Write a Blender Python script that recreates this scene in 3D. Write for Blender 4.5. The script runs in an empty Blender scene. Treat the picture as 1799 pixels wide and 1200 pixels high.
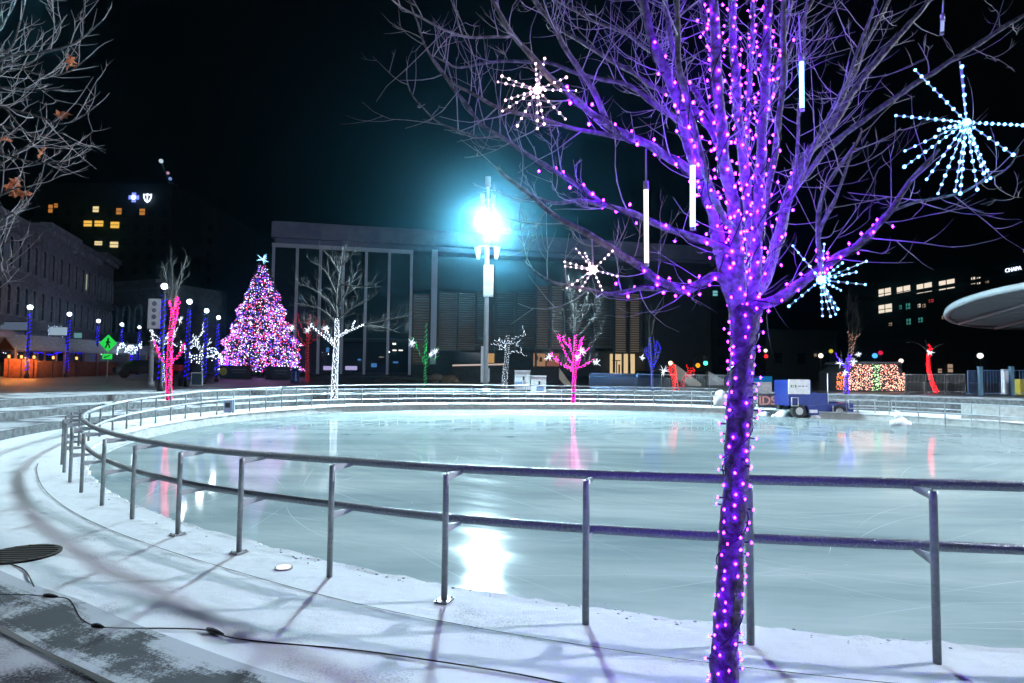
import bpy, math, random
from math import sin, cos, pi, radians, atan2, hypot, sqrt, atan
from mathutils import Vector, Matrix, noise
R = random.Random(7)
S = bpy.context.scene
COL = S.collection
V = Vector

# ------------------------------------------------------------------ camera
F, HC = 1100.0, 1.65
CAM = V((0, 0, HC))
ROT = Matrix.Rotation(pi/2 + atan(60/F), 3, 'X') @ Matrix.Rotation(radians(.63), 3, 'Z')
cd = bpy.data.cameras.new('camera'); cam = bpy.data.objects.new('camera', cd); COL.objects.link(cam)
cam.matrix_world = Matrix.Translation(CAM) @ ROT.to_4x4()
cd.sensor_width = 36; cd.lens = F/1799*36; cd.clip_start = .05; cd.clip_end = 2000
S.camera = cam

def ray(px, py): return ROT @ V(((px-899.5)/F, -(py-600)/F, -1))
def P(px, py, D):
    r = ray(px, py); return CAM + r*(D/r.y)
def G(px, py, z=0):
    r = ray(px, py); return CAM + r*((z-HC)/r.z)
CX, CY = 5.5, 20.9
def at_px(px, D, z):                      # point on the column of pixel px, depth D, height z
    y = 660.0
    for _ in range(6):
        p = P(px, y, D); y += (p.z - z)*F/D
    return P(px, y, D)

# ------------------------------------------------------------------ materials
MATS = {}
def _m(name):
    m = bpy.data.materials.new(name); m.use_nodes = True
    return m, m.node_tree.nodes, m.node_tree.links
def mat(name, col, rough=.6, metal=0.0, col2=None, scale=8.0, bump=0.0, bscale=40.0, lo=.35, hi=.65, spec=.5, detail=5, coat=0.0):
    if name in MATS: return MATS[name]
    m, n, l = _m(name); b = n['Principled BSDF']
    b.inputs['Base Color'].default_value = (*col, 1); b.inputs['Roughness'].default_value = rough
    b.inputs['Metallic'].default_value = metal; b.inputs['Specular IOR Level'].default_value = spec
    b.inputs['Coat Weight'].default_value = coat
    tc = n.new('ShaderNodeTexCoord')
    if col2:
        t = n.new('ShaderNodeTexNoise'); t.inputs['Scale'].default_value = scale; t.inputs['Detail'].default_value = detail
        l.new(tc.outputs['Object'], t.inputs['Vector'])
        r = n.new('ShaderNodeValToRGB'); e = r.color_ramp.elements
        e[0].position = lo; e[1].position = hi; e[0].color = (*col, 1); e[1].color = (*col2, 1)
        l.new(t.outputs['Fac'], r.inputs['Fac']); l.new(r.outputs['Color'], b.inputs['Base Color'])
    if bump:
        t = n.new('ShaderNodeTexNoise'); t.inputs['Scale'].default_value = bscale; t.inputs['Detail'].default_value = 6
        l.new(tc.outputs['Object'], t.inputs['Vector'])
        u = n.new('ShaderNodeBump'); u.inputs['Strength'].default_value = bump; u.inputs['Distance'].default_value = .02
        l.new(t.outputs['Fac'], u.inputs['Height']); l.new(u.outputs['Normal'], b.inputs['Normal'])
    MATS[name] = m; return m
def emis(name, col, s, sample='AUTO'):
    if name in MATS: return MATS[name]
    m, n, l = _m(name); n.remove(n['Principled BSDF'])
    e = n.new('ShaderNodeEmission'); e.inputs['Color'].default_value = (*col, 1); e.inputs['Strength'].default_value = s
    l.new(e.outputs[0], n['Material Output'].inputs['Surface'])
    m.cycles.emission_sampling = sample
    MATS[name] = m; return m

def snow_mat(name, thin, white=(.86, .88, .92), dark=(.22, .22, .24), s1=1.3, seed=0.0):
    m, n, l = _m(name); b = n['Principled BSDF']; b.inputs['Roughness'].default_value = .75
    b.inputs['Specular IOR Level'].default_value = .25
    g = n.new('ShaderNodeNewGeometry')
    mp = n.new('ShaderNodeMapping'); mp.inputs['Location'].default_value = (seed, seed*2, 0); l.new(g.outputs['Position'], mp.inputs['Vector'])
    a = n.new('ShaderNodeTexNoise'); a.inputs['Scale'].default_value = s1; a.inputs['Detail'].default_value = 4
    c = n.new('ShaderNodeTexNoise'); c.inputs['Scale'].default_value = 55; c.inputs['Detail'].default_value = 9; c.inputs['Roughness'].default_value = .8
    for t in (a, c): l.new(mp.outputs[0], t.inputs['Vector'])
    mx = n.new('ShaderNodeMix'); mx.data_type = 'FLOAT'; mx.inputs[0].default_value = .45
    l.new(a.outputs['Fac'], mx.inputs[2]); l.new(c.outputs['Fac'], mx.inputs[3])
    r = n.new('ShaderNodeValToRGB'); e = r.color_ramp.elements
    e[0].position = thin; e[0].color = (*dark, 1); e[1].position = thin+.10; e[1].color = (*white, 1)
    k = e.new(thin+.05); k.color = tuple((dark[i]*.35+white[i]*.65) for i in range(3))+(1,)
    l.new(mx.outputs[0], r.inputs['Fac']); l.new(r.outputs['Color'], b.inputs['Base Color'])
    u = n.new('ShaderNodeBump'); u.inputs['Strength'].default_value = .7; u.inputs['Distance'].default_value = .02
    l.new(mx.outputs[0], u.inputs['Height']); l.new(u.outputs['Normal'], b.inputs['Normal'])
    MATS[name] = m; return m

def ice_mat():
    m, n, l = _m('ice'); b = n['Principled BSDF']
    g = n.new('ShaderNodeNewGeometry')
    mp = n.new('ShaderNodeMapping'); mp.inputs['Scale'].default_value = (.35, 1.3, 1); mp.inputs['Rotation'].default_value = (0, 0, .12)
    l.new(g.outputs['Position'], mp.inputs['Vector'])
    a = n.new('ShaderNodeTexNoise'); a.inputs['Scale'].default_value = .55; a.inputs['Detail'].default_value = 6; a.inputs['Roughness'].default_value = .6
    l.new(mp.outputs[0], a.inputs['Vector'])
    r = n.new('ShaderNodeValToRGB'); e = r.color_ramp.elements
    e[0].position = .3; e[0].color = (.33, .44, .47, 1); e[1].position = .72; e[1].color = (.70, .80, .80, 1)
    l.new(a.outputs['Fac'], r.inputs['Fac']); l.new(r.outputs['Color'], b.inputs['Base Color'])
    # skate scratches: long arcs around two centres
    w = n.new('ShaderNodeTexWave'); w.wave_type = 'RINGS'; w.rings_direction = 'SPHERICAL'
    w.inputs['Scale'].default_value = .9; w.inputs['Distortion'].default_value = 9; w.inputs['Detail'].default_value = 6; w.inputs['Detail Scale'].default_value = .8
    mp2 = n.new('ShaderNodeMapping'); mp2.inputs['Location'].default_value = (-5.5, -20.9, .33); l.new(g.outputs['Position'], mp2.inputs['Vector'])
    l.new(mp2.outputs[0], w.inputs['Vector'])
    f = n.new('ShaderNodeTexNoise'); f.inputs['Scale'].default_value = 26; f.inputs['Detail'].default_value = 5
    mp3 = n.new('ShaderNodeMapping'); mp3.inputs['Scale'].default_value = (.25, 1, 1); l.new(g.outputs['Position'], mp3.inputs['Vector']); l.new(mp3.outputs[0], f.inputs['Vector'])
    sx = n.new('ShaderNodeSeparateXYZ'); l.new(mp2.outputs[0], sx.inputs[0])
    def math_(op, *a_):
        q = n.new('ShaderNodeMath'); q.operation = op
        for i, v in enumerate(a_):
            if isinstance(v, (int, float)): q.inputs[i].default_value = v
            else: l.new(v, q.inputs[i])
        return q.outputs[0]
    ang = math_('ARCTAN2', sx.outputs[1], sx.outputs[0]); rad_ = math_('SQRT', math_('ADD', math_('MULTIPLY', sx.outputs[0], sx.outputs[0]), math_('MULTIPLY', sx.outputs[1], sx.outputs[1])))
    cb = n.new('ShaderNodeCombineXYZ'); l.new(math_('MULTIPLY', rad_, 1.6), cb.inputs[0]); l.new(math_('MULTIPLY', ang, 1.4), cb.inputs[1])
    lap = n.new('ShaderNodeTexNoise'); lap.inputs['Scale'].default_value = 1.0; lap.inputs['Detail'].default_value = 8; lap.inputs['Roughness'].default_value = .65; lap.inputs['Distortion'].default_value = .6
    l.new(cb.outputs[0], lap.inputs['Vector'])
    cut = n.new('ShaderNodeValToRGB'); ce = cut.color_ramp.elements; ce[0].position = .36; ce[0].color = (.55, .6, .62, 1); ce[1].position = .64; ce[1].color = (1.12, 1.1, 1.08, 1)
    l.new(lap.outputs['Fac'], cut.inputs['Fac'])
    mul = n.new('ShaderNodeMix'); mul.data_type = 'RGBA'; mul.blend_type = 'MULTIPLY'; mul.inputs[0].default_value = .22
    l.new(r.outputs['Color'], mul.inputs[6]); l.new(cut.outputs['Color'], mul.inputs[7]); l.new(mul.outputs[2], b.inputs['Base Color'])
    mr = n.new('ShaderNodeMapRange'); mr.inputs['From Min'].default_value = .3; mr.inputs['From Max'].default_value = .7
    mr.inputs['To Min'].default_value = .03; mr.inputs['To Max'].default_value = .13
    l.new(lap.outputs['Fac'], mr.inputs['Value']); l.new(mr.outputs[0], b.inputs['Roughness'])
    b.inputs['IOR'].default_value = 1.42
    ad = n.new('ShaderNodeMath'); ad.operation = 'MULTIPLY_ADD'; ad.inputs[1].default_value = .35
    l.new(w.outputs['Fac'], ad.inputs[0]); l.new(f.outputs['Fac'], ad.inputs[2])
    u = n.new('ShaderNodeBump'); u.inputs['Strength'].default_value = .05; u.inputs['Distance'].default_value = .006
    l.new(ad.outputs[0], u.inputs['Height']); l.new(u.outputs['Normal'], b.inputs['Normal'])
    return m

M_STEEL = mat('galvanised_steel', (.38, .41, .42), .42, .6, (.52, .54, .55), 30, .25, 120)
M_FROST = mat('frosted_steel', (.36, .39, .42), .45, .45, (.66, .70, .75), 70, .5, 90, .5, .72)
M_BARK = mat('bark', (.05, .045, .045), .85, 0, (.16, .15, .15), 30, .8, 60)
M_TWIG = mat('twig_bark', (.36, .35, .36), .8, 0, (.55, .54, .55), 40)
M_TWIGD = mat('dark_twig_bark', (.07, .068, .068), .85, 0, (.13, .128, .128), 20)
M_LIMB = mat('frosted_bark', (.11, .10, .105), .8, 0, (.36, .35, .36), 36, .6, 60)
M_WIRE = mat('dark_green_wire', (.012, .02, .016), .5)
M_BLACK = mat('black_plastic', (.012, .012, .014), .45)
M_DARK = mat('dark_metal', (.03, .032, .037), .5, .4)
M_WHITE = mat('white_paint', (.75, .77, .78), .5, 0, (.62, .64, .66), 6)
M_CONC = mat('pale_concrete', (.38, .38, .37), .8, 0, (.52, .52, .51), 5, .3, 30)
M_CONCD = mat('dark_concrete', (.022, .022, .025), .85, 0, (.04, .04, .044), 3, .3, 20)
M_STONE = mat('dark_stone', (.05, .052, .055), .8, 0, (.14, .145, .15), 6, .5, 25)
M_ASPH = mat('wet_asphalt', (.018, .019, .024), .45, 0, (.07, .075, .085), .35, .3, 30)
M_BRICK = mat('brick', (.16, .055, .03), .85, 0, (.26, .10, .05), 3)
M_WOOD = mat('dark_wood', (.07, .045, .03), .7, 0, (.13, .08, .05), 9)
M_FACADE = mat('grey_masonry', (.10, .12, .17), .85, 0, (.17, .19, .25), 1.5, .3, 8)
M_FACADE2 = mat('dark_masonry', (.085, .09, .125), .85, 0, (.13, .14, .18), 1.5)
M_TOWER = mat('dark_tower_wall', (.018, .017, .021), .8, 0, (.026, .025, .03), .5)
M_GLASSD = mat('dark_glass', (.012, .018, .026), .08, 0, None, spec=.6)
M_LOUV = mat('louver_slats', (.03, .03, .034), .5, .3)
M_METALP = mat('pale_metal_panel', (.42, .44, .47), .5, .2, (.50, .52, .55), 2)
M_ROOFP = mat('roof_fascia', (.12, .13, .24), .7, 0, (.19, .20, .30), .6)
M_BARKD = mat('dark_bark', (.035, .032, .032), .85, 0, (.07, .066, .064), 20)
M_BLUE = mat('blue_paint', (.004, .016, .15), .35, 0, (.008, .028, .20), 4, coat=.3)
M_RUBBER = mat('tyre_rubber', (.015, .015, .016), .8)
M_NEEDLE = mat('fir_needles', (.012, .035, .02), .8, 0, (.03, .07, .04), 6)
M_LEAF = mat('dry_orange_leaf', (.42, .12, .04), .7, 0, (.60, .22, .09), 12)
M_RED = mat('red_paint', (.35, .02, .02), .5)
M_YELLOW = mat('yellow_plastic', (.40, .30, .02), .5)
M_PITCH = mat('slate_roof', (.03, .034, .045), .6, 0, (.06, .066, .08), 8)
M_CANVAS = mat('blue_grey_canvas', (.16, .20, .30), .7)

L_PURP = emis('purple_led', (.14, .004, 1), 220)
L_PINK = emis('pink_led', (1, .003, .17), 22)
L_MAG = emis('magenta_led', (1, .003, .42), 26)
L_RED = emis('red_led', (1, .002, .008), 16)
L_GREEN = emis('green_led', (.0, .62, .13), 7)
L_BLUE = emis('blue_led', (.014, .004, 1), 4.5)
L_VIOL = emis('violet_led', (.07, .01, 1), 16)
L_WHITE = emis('cool_white_led', (.72, .84, 1), 6)
L_ICE = emis('ice_blue_led', (.15, .47, 1), 8)
L_WARMP = emis('rosy_white_led', (1, .62, .78), 5)
L_WARM = emis('warm_white_led', (1, .52, .36), 3.2)
L_ORANGE = emis('orange_led', (1, .22, .03), 3)
L_PALEG = emis('pale_green_led', (.6, 1, .5), 2.5)

# ------------------------------------------------------------------ mesh builder
class MB:
    def __init__(s): s.v = []; s.f = []; s.m = []; s.sm = []
    def add(s, vs, fs, m=0, smooth=False):
        b = len(s.v); s.v += [tuple(x) for x in vs]
        for f in fs: s.f.append([b+i for i in f]); s.m.append(m); s.sm.append(smooth)
    def box(s, c, d, m=0, rz=0, M=None):
        x, y, z = d[0]/2, d[1]/2, d[2]/2
        vs = [V((i*x, j*y, k*z)) for k in (-1, 1) for j in (-1, 1) for i in (-1, 1)]
        if rz: q = Matrix.Rotation(rz, 3, 'Z'); vs = [q @ a for a in vs]
        vs = [a + V(c) for a in vs]
        if M: vs = [M @ a for a in vs]
        s.add(vs, [(0, 2, 3, 1), (4, 5, 7, 6), (0, 1, 5, 4), (2, 6, 7, 3), (0, 4, 6, 2), (1, 3, 7, 5)], m)
    def quad(s, a, b, c, d, m=0): s.add([a, b, c, d], [(0, 1, 2, 3)], m)
    def tube(s, pts, rad, n=6, m=0, cap=True, smooth=True):
        pts = [V(p) for p in pts]
        if not hasattr(rad, '__len__'): rad = [rad]*len(pts)
        t = (pts[1]-pts[0]).normalized()
        a = t.cross(V((0, 0, 1)) if abs(t.z) < .9 else V((1, 0, 0))).normalized()
        vs = []
        for i, p in enumerate(pts):
            t2 = (pts[min(i+1, len(pts)-1)] - pts[max(i-1, 0)])
            if t2.length > 1e-9: t = t2.normalized()
            a = (a - t*a.dot(t))
            a = a.normalized() if a.length > 1e-6 else t.orthogonal().normalized()
            b = t.cross(a)
            for k in range(n):
                q = 2*pi*k/n; vs.append(p + (a*cos(q) + b*sin(q))*rad[i])
        fs = [(i*n+k, i*n+(k+1) % n, (i+1)*n+(k+1) % n, (i+1)*n+k) for i in range(len(pts)-1) for k in range(n)]
        s.add(vs, fs, m, smooth)
        if cap:
            L = (len(pts)-1)*n; B = len(s.v)-len(vs)
            s.f.append([B+k for k in range(n)][::-1]); s.f.append([B+L+k for k in range(n)]); s.m += [m, m]; s.sm += [False, False]
    def octa(s, p, r, m=0, rz=None):
        x, y, z = p; rz = r if rz is None else rz
        s.add([(x+r, y, z), (x-r, y, z), (x, y+r, z), (x, y-r, z), (x, y, z+rz), (x, y, z-rz)],
              [(0, 2, 4), (2, 1, 4), (1, 3, 4), (3, 0, 4), (2, 0, 5), (1, 2, 5), (3, 1, 5), (0, 3, 5)], m, True)
    def ball(s, p, r, m=0, nu=10, nv=6, sq=1.0):
        p = V(p); vs = [p+V((0, 0, -r*sq))]
        for j in range(1, nv):
            q = -pi/2 + pi*j/nv
            vs += [p + V((cos(q)*cos(2*pi*i/nu)*r, cos(q)*sin(2*pi*i/nu)*r, sin(q)*r*sq)) for i in range(nu)]
        vs.append(p+V((0, 0, r*sq))); fs = []
        for i in range(nu):
            i2 = (i+1) % nu; fs.append((0, 1+i2, 1+i))
            for j in range(nv-2): fs.append((1+j*nu+i, 1+j*nu+i2, 1+(j+1)*nu+i2, 1+(j+1)*nu+i))
            fs.append((1+(nv-2)*nu+i, 1+(nv-2)*nu+i2, len(vs)-1))
        s.add(vs, fs, m, True)
    def prism(s, poly, ext, m=0):                     # poly: list of points (3D), extruded by vector ext
        n = len(poly); a = [V(p) for p in poly]; b = [p+V(ext) for p in a]
        s.add(a+b, [tuple(range(n))[::-1], tuple(range(n, 2*n))] + [(i, (i+1) % n, n+(i+1) % n, n+i) for i in range(n)], m)
    def build(s, name, mats, parent=None, loc=None):
        me = bpy.data.meshes.new(name); me.from_pydata(s.v, [], s.f)
        if not isinstance(mats, (list, tuple)): mats = [mats]
        for m in mats: me.materials.append(m)
        me.polygons.foreach_set('material_index', s.m); me.polygons.foreach_set('use_smooth', s.sm); me.update()
        o = bpy.data.objects.new(name, me); COL.objects.link(o)
        if loc is not None: o.location = loc
        if parent is not None: o.parent = parent
        return o

def tag(o, label=None, cat=None, group=None, kind=None):
    if label: o['label'] = label
    if cat: o['category'] = cat
    if group: o['group'] = group
    if kind: o['kind'] = kind
    return o
def thing(name, label, cat, loc=(0, 0, 0), group=None, rz=0):
    o = bpy.data.objects.new(name, None); COL.objects.link(o); o.location = loc; o.rotation_euler = (0, 0, rz)
    o.empty_display_size = .2
    return tag(o, label, cat, group)
def copy_tree(o, parent=None):
    c = o.copy(); COL.objects.link(c)
    if parent is not None: c.parent = parent
    for ch in [x for x in ALLCH(o)]: copy_tree(ch, c)
    return c
def ALLCH(o): return [x for x in list(COL.objects) if x.parent == o]
def struct(o): return tag(o, kind='structure')
def fix(o, origin):
    """shift a built mesh so that its vertices are local to the Empty at origin"""
    o.data.transform(Matrix.Translation(-V(origin))); return o

# ------------------------------------------------------------------ rink outline
CTRL = [(0, 16), (20, 15.6), (45, 15.4), (68, 15.6), (88, 16.8), (104, 17.2), (112, 17.4), (122, 18.0), (130, 18.4), (138, 18.55), (146, 18.35), (154, 17.85), (162, 17.55),
        (170, 17.3), (181, 16.95), (190, 16.75), (205, 16.58), (219.8, 16.6), (227, 16.71), (234.8, 16.88), (242, 17.05), (249.8, 17.3), (256.7, 17.39), (275, 17.4), (300, 17), (330, 16.4)]
HT = [(0, 1.0), (68, 1.04), (110, 1.07), (130, 1.07), (150, 1.02), (170, .95), (188, .86), (205, .80), (225, .80), (238, .83), (246, .90), (262, 1.0), (300, 1.0)]
def per(ctrl, th):
    th %= 360; n = len(ctrl)
    for i in range(n):
        a = ctrl[i]; b = ctrl[(i+1) % n]; t1 = b[0] if i < n-1 else 360 + b[0]
        if a[0] <= th < t1:
            p0 = ctrl[(i-1) % n][1]; p3 = ctrl[(i+2) % n][1]; t = (th-a[0])/(t1-a[0]); p1, p2 = a[1], b[1]
            m1, m2 = (p2-p0)/2*.9, (p3-p1)/2*.9
            return (2*t**3-3*t*t+1)*p1 + (t**3-2*t*t+t)*m1 + (-2*t**3+3*t*t)*p2 + (t**3-t*t)*m2
    return ctrl[0][1]
def rp(th): return per(CTRL, th)
def rlip(th): return rp(th) - .34
def rter(th): return max(rp(th) + 1.45, 18.5)
def pol(th, r, z=0): return V((CX + r*cos(radians(th)), CY + r*sin(radians(th)), z))
CAMTH = 255.3
def taper(th):
    d = abs((th - CAMTH + 180) % 360 - 180)
    t = min(1, max(0, (d-24)/24)); return t*t*(3-2*t)
ZI = -.33
def gz(x, y):
    r = hypot(x-CX, y-CY); th = math.degrees(atan2(y-CY, x-CX)) % 360; k = taper(th); a = rter(th)
    if r < a: return 0.0
    if r < a+1.5: return .22*k
    if r < a+3.0: return .46*k
    if r < 26: return .72*k
    t = min(1, (r-26)/36); return .72*k + .68*t
def on_ground(px, D):
    p = P(px, 660, D); return V((p.x, p.y, gz(p.x, p.y)))

def rings(name, rows, mats, mi, n=720, a0=0, a1=360, jit=None):
    """rows: list of functions th -> (r, z)"""
    mb = MB(); N = n+1; vs = []
    for fn in rows:
        for i in range(N):
            th = a0 + (a1-a0)*i/n; r, z = fn(th); vs.append(pol(th, r, z))
    for k in range(len(rows)-1):
        pass
    mb.v = [tuple(v) for v in vs]
    for k in range(len(rows)-1):
        for i in range(n):
            mb.f.append([k*N+i, k*N+i+1, (k+1)*N+i+1, (k+1)*N+i][::-1]); mb.m.append(mi[k]); mb.sm.append(False)
    return mb.build(name, mats)

SNOW = snow_mat('packed_snow', .342)
SNOWT = snow_mat('thin_snow', .435, seed=3.0, dark=(.05, .05, .06), white=(.60, .62, .66))
BAND = snow_mat('wet_stone_band', .49, dark=(.06, .064, .07), white=(.36, .39, .42), s1=2.2, seed=9.0)
M_ICE = ice_mat()

def liprag(th):                                     # crumbly snow lip
    p = pol(th, 17)
    return rlip(th) + .05*noise.noise(p*3.1) + .022*noise.noise(p*11) + .012*noise.noise(p*37)
mb = MB(); N = 720; pts = [pol(360*i/N, rlip(360*i/N)+.06, ZI) for i in range(N)]
mb.add([V((CX, CY, ZI))]+pts, [(0, 1+i, 1+(i+1) % N) for i in range(N)])
struct(mb.build('ice_rink', M_ICE))
struct(rings('rink_kerb', [lambda t: (rlip(t)-.02, ZI-.05), lambda t: (rlip(t)-.02, ZI+.05), lambda t: (rlip(t)+.03, ZI+.055), lambda t: (rlip(t)+.04, -.045)], [M_CONC], [0, 0, 0]))
def snowz(th, r):
    p = pol(th, r); return .007*noise.noise(p*1.3) + .004*noise.noise(p*4.3) + .0035*noise.noise(p*12)
near_rows = [lambda t: (liprag(t)+.015, -.05), lambda t: (liprag(t), -.018), lambda t: (liprag(t)+.03, .004+.012*noise.noise(pol(t, 17)*9))]
for k in range(1, 41):
    near_rows.append(lambda t, k=k: (rlip(t)+.06 + (rter(t)-rlip(t)-.06)*k/40, snowz(t, rlip(t)+.045*k) if k < 40 else 0))
struct(rings('snowy_path', near_rows, [SNOW], [0]*42, n=2400))
struct(rings('path_dark_line', [lambda t: (rp(t)+.34, .008), lambda t: (rp(t)+.352+.006*noise.noise(pol(t, 17)*4), .008)], [M_STONE], [0], n=900, a0=215, a1=290))  # thin dark ring laid just above the path surface
BD = [snow_mat('wet_band_%d' % i, th_, dark=(.05, .054, .06), white=(.50, .53, .57), s1=2.6, seed=9.0) for i, th_ in enumerate((.33, .39, .44, .48, .515))]
bt = lambda t: rter(t)+.03*noise.noise(pol(t, 18)*.9)
struct(rings('stone_band', [lambda t, k=k: (bt(t)-.08+.5*k/10, .006+.0002*k+.22*taper(t)) for k in range(11)], BD, [0, 1, 2, 3, 4, 4, 4, 4, 3, 2], n=400, a0=222, a1=300))
struct(rings('band_groove', [lambda t: (bt(t)+.42, .011+.22*taper(t)), lambda t: (bt(t)+.45+.012*noise.noise(pol(t, 18)*2), .011+.22*taper(t))], [M_BLACK], [0], n=400, a0=222, a1=300))
Z1, Z2, Z3 = .22, .46, .72
ter = [(0, 0, 0), (0, Z1, 0), (.03, Z1, 0), (1.5, Z1, 0), (1.5, Z2, 0), (3.0, Z2, 0), (3.0, Z3, 0)]
rows = [lambda t, a=a, z=z: (rter(t)+a, z*taper(t)) for a, z, _ in ter] + [lambda t: (26, Z3*taper(t))]
struct(rings('terrace_steps', rows, [M_STONE, SNOWT], [0, 1, 1, 0, 1, 0, 1]))
struct(rings('plaza', [lambda t: (26, Z3*taper(t)), lambda t: (44, .5*.68+Z3*taper(t)), lambda t: (62, .68+Z3*taper(t)), lambda t: (240, .68+Z3*taper(t))], [M_ASPH], [0]*3, n=180))

# snow crumbs along the lip and scuffs on the path
mb = MB()
for i in range(700):
    th = R.uniform(214, 275); r = rlip(th) + R.gauss(.0, .07)
    p = pol(th, r, (0 if r > liprag(th)+.02 else ZI) + .002); s = R.uniform(.004, .018)
    mb.octa(p, s, 0, s*.6)
tag(mb.build('snow_crumbs', SNOW), 'loose crumbs of snow along the rink edge', 'snow', kind='stuff')

# skate cuts and shavings on the ice
mb = MB()
for i in range(330):
    r0 = 16*sqrt(R.random()); th0 = R.uniform(0, 6.28)
    if R.random() < .6: th0 = R.uniform(radians(205), radians(285)); r0 = R.uniform(7, 16)
    p = V((CX+r0*cos(th0), CY+r0*sin(th0), ZI+.003)); h = th0+pi/2+R.gauss(0, .5); cv = R.gauss(0, .12); w = R.uniform(.0010, .0026); n = 10; L = R.uniform(.4, 3.2)/n; vs = []
    for k in range(n+1):
        ww = w*sin(pi*(k+.05)/(n+.1))+.0004; nn = V((-sin(h), cos(h), 0))*ww; vs += [p-nn, p+nn]; p = p+V((cos(h), sin(h), 0))*L; h += cv*L
    if all(hypot(v.x-CX, v.y-CY) < rlip(math.degrees(atan2(v.y-CY, v.x-CX)))-.05 for v in vs): mb.add(vs, [(2*k, 2*k+1, 2*k+3, 2*k+2) for k in range(n)])
for i in range(160):
    th = R.uniform(210, 285); p = pol(th, rlip(th)-abs(R.gauss(0, 1.6))-.1, ZI+.003); mb.octa(p, R.uniform(.004, .014), 0, .005)
tag(mb.build('ice_shavings', mat('ice_scrape', (.74, .80, .82), .8)), 'thin skate cuts and flecks of snow on the ice', 'snow', kind='stuff')

# ------------------------------------------------------------------ rink railing
rail = thing('rink_railing', 'long curved two-bar steel railing with frosted pipes around the ice rink', 'railing', pol(250, 17.3))
RO = rail.location.copy()
A0, A1 = 67.0, 300.0
def railtop(th): return per(HT, th)
def rail_tube(name, off, dz):
    mb = MB(); pts = []; th = A0
    while th <= A1:
        pts.append(pol(th, rp(th)-.27, railtop(th)+dz)); th += .9
    mb.tube(pts, .034, 12, 0)
    return fix(mb.build(name, [M_FROST], rail), RO)
rail_tube('top_rail', .27, 0); rail_tube('lower_rail', .27, -.385)
ths = [260.1, 256.7, 253.3, 249.8, 246.1, 242.1, 238.5, 234.8, 231.2, 227.3, 223.7, 219.8]; th = 263.5
while th < A1: ths.append(th); th += math.degrees(1.05/rp(th))
th = 219.8 - math.degrees(1.085/rp(218))
while th > A0: ths.append(th); th -= math.degrees(1.085/rp(th))
for k, th in enumerate(sorted(ths)):
    h = railtop(th); b = pol(th, rp(th)); inn = (pol(th, rp(th)-.27) - b)
    mb = MB(); mb.tube([b+V((0, 0, -.05)), b+V((0, 0, h-.03)), b+V((0, 0, h+.0))], .0235, 10, 0)
    po = fix(mb.build('post', [M_STEEL], rail), RO)
    near = (b-V((0, 0, 0))).length < 13
    for dz in (0, -.385):
        mb = MB(); t = inn.normalized(); s = t.cross(V((0, 0, 1)))*.005
        a0 = b+V((0, 0, h+dz))+t*.01; a1 = b+inn+V((0, 0, h+dz-.026))
        mb.prism([a0+V((0, 0, .012))-s, a0+V((0, 0, -.055))-s, a1+V((0, 0, -.012))-s, a1+V((0, 0, .012))-s], s*2, 0)
        fix(mb.build('bracket', [M_METALP], po), RO)
    if near:
        mb = MB(); mb.box(b+V((0, 0, .008)), (.13, .10, .012), 0, rz=radians(th))
        for q in ((-.05, .035), (.05, .035), (-.05, -.035), (.05, -.035)):
            v = Matrix.Rotation(radians(th), 3, 'Z') @ V((q[0], q[1], 0)); mb.tube([b+v+V((0, 0, .01)), b+v+V((0, 0, .028))], .008, 6, 0)
        if th in (238.5, 242.1, 249.8): fix(mb.build('base_plate', [M_STEEL], po), RO)

# ------------------------------------------------------------------ wraps of lights
GOLD = 2.399963
def walk(pts, rad, step, byrad=False):
    d = 0.0; nxt = 0.0
    for i in range(len(pts)-1):
        a, b = V(pts[i]), V(pts[i+1]); L = (b-a).length
        while nxt <= d+L and L > 1e-6:
            t = (nxt-d)/L; yield a.lerp(b, t), (b-a)/L, rad[i]*(1-t)+rad[i+1]*t
            nxt += step*R.uniform(.75, 1.25)*(min(1.3, .075/(.03+rad[i]*(1-t)+rad[i+1]*t)) if byrad else 1)
        d += L
def around(pts, rad, step, out=.012, twist=GOLD, byrad=False):
    ph = R.uniform(0, 6)
    for p, t, r in walk(pts, rad, step, byrad):
        ph += twist + R.uniform(-.5, .5)
        a = t.orthogonal().normalized(); b = t.cross(a); d = a*cos(ph)+b*sin(ph)
        yield p + d*(r+out), d
def strand(mb, bulbs, r, mb_i=0, mw=1):
    """one connected string: a thin wire that swells into a bulb at every point"""
    pts = [V(b[0]) for b in bulbs]
    if len(pts) < 2: return
    q, rad, kind = [], [], []
    for i, p in enumerate(pts):
        t = (pts[min(i+1, len(pts)-1)]-pts[max(i-1, 0)]).normalized(); rr = r*R.uniform(.75, 1.2); h = min(rr, .45*(pts[min(i+1, len(pts)-1)]-p).length if i < len(pts)-1 else rr)
        h = max(h, rr*.6); q += [p-t*h, p, p+t*h]; rad += [.005, rr, .005]; kind += [mb_i, mb_i, mw]
    f0 = len(mb.f); mb.tube(q, rad, 4, mb_i, cap=False)
    for i in range(len(q)-1):
        if kind[i] == mw:
            for k in range(4): mb.m[f0+i*4+k] = mw
def smooth(pts, k=2):
    pts = [V(p) for p in pts]
    for _ in range(k):
        q = [pts[0]]
        for a, b in zip(pts, pts[1:]): q += [a.lerp(b, .25), a.lerp(b, .75)]
        q.append(pts[-1]); pts = q
    return pts

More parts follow.
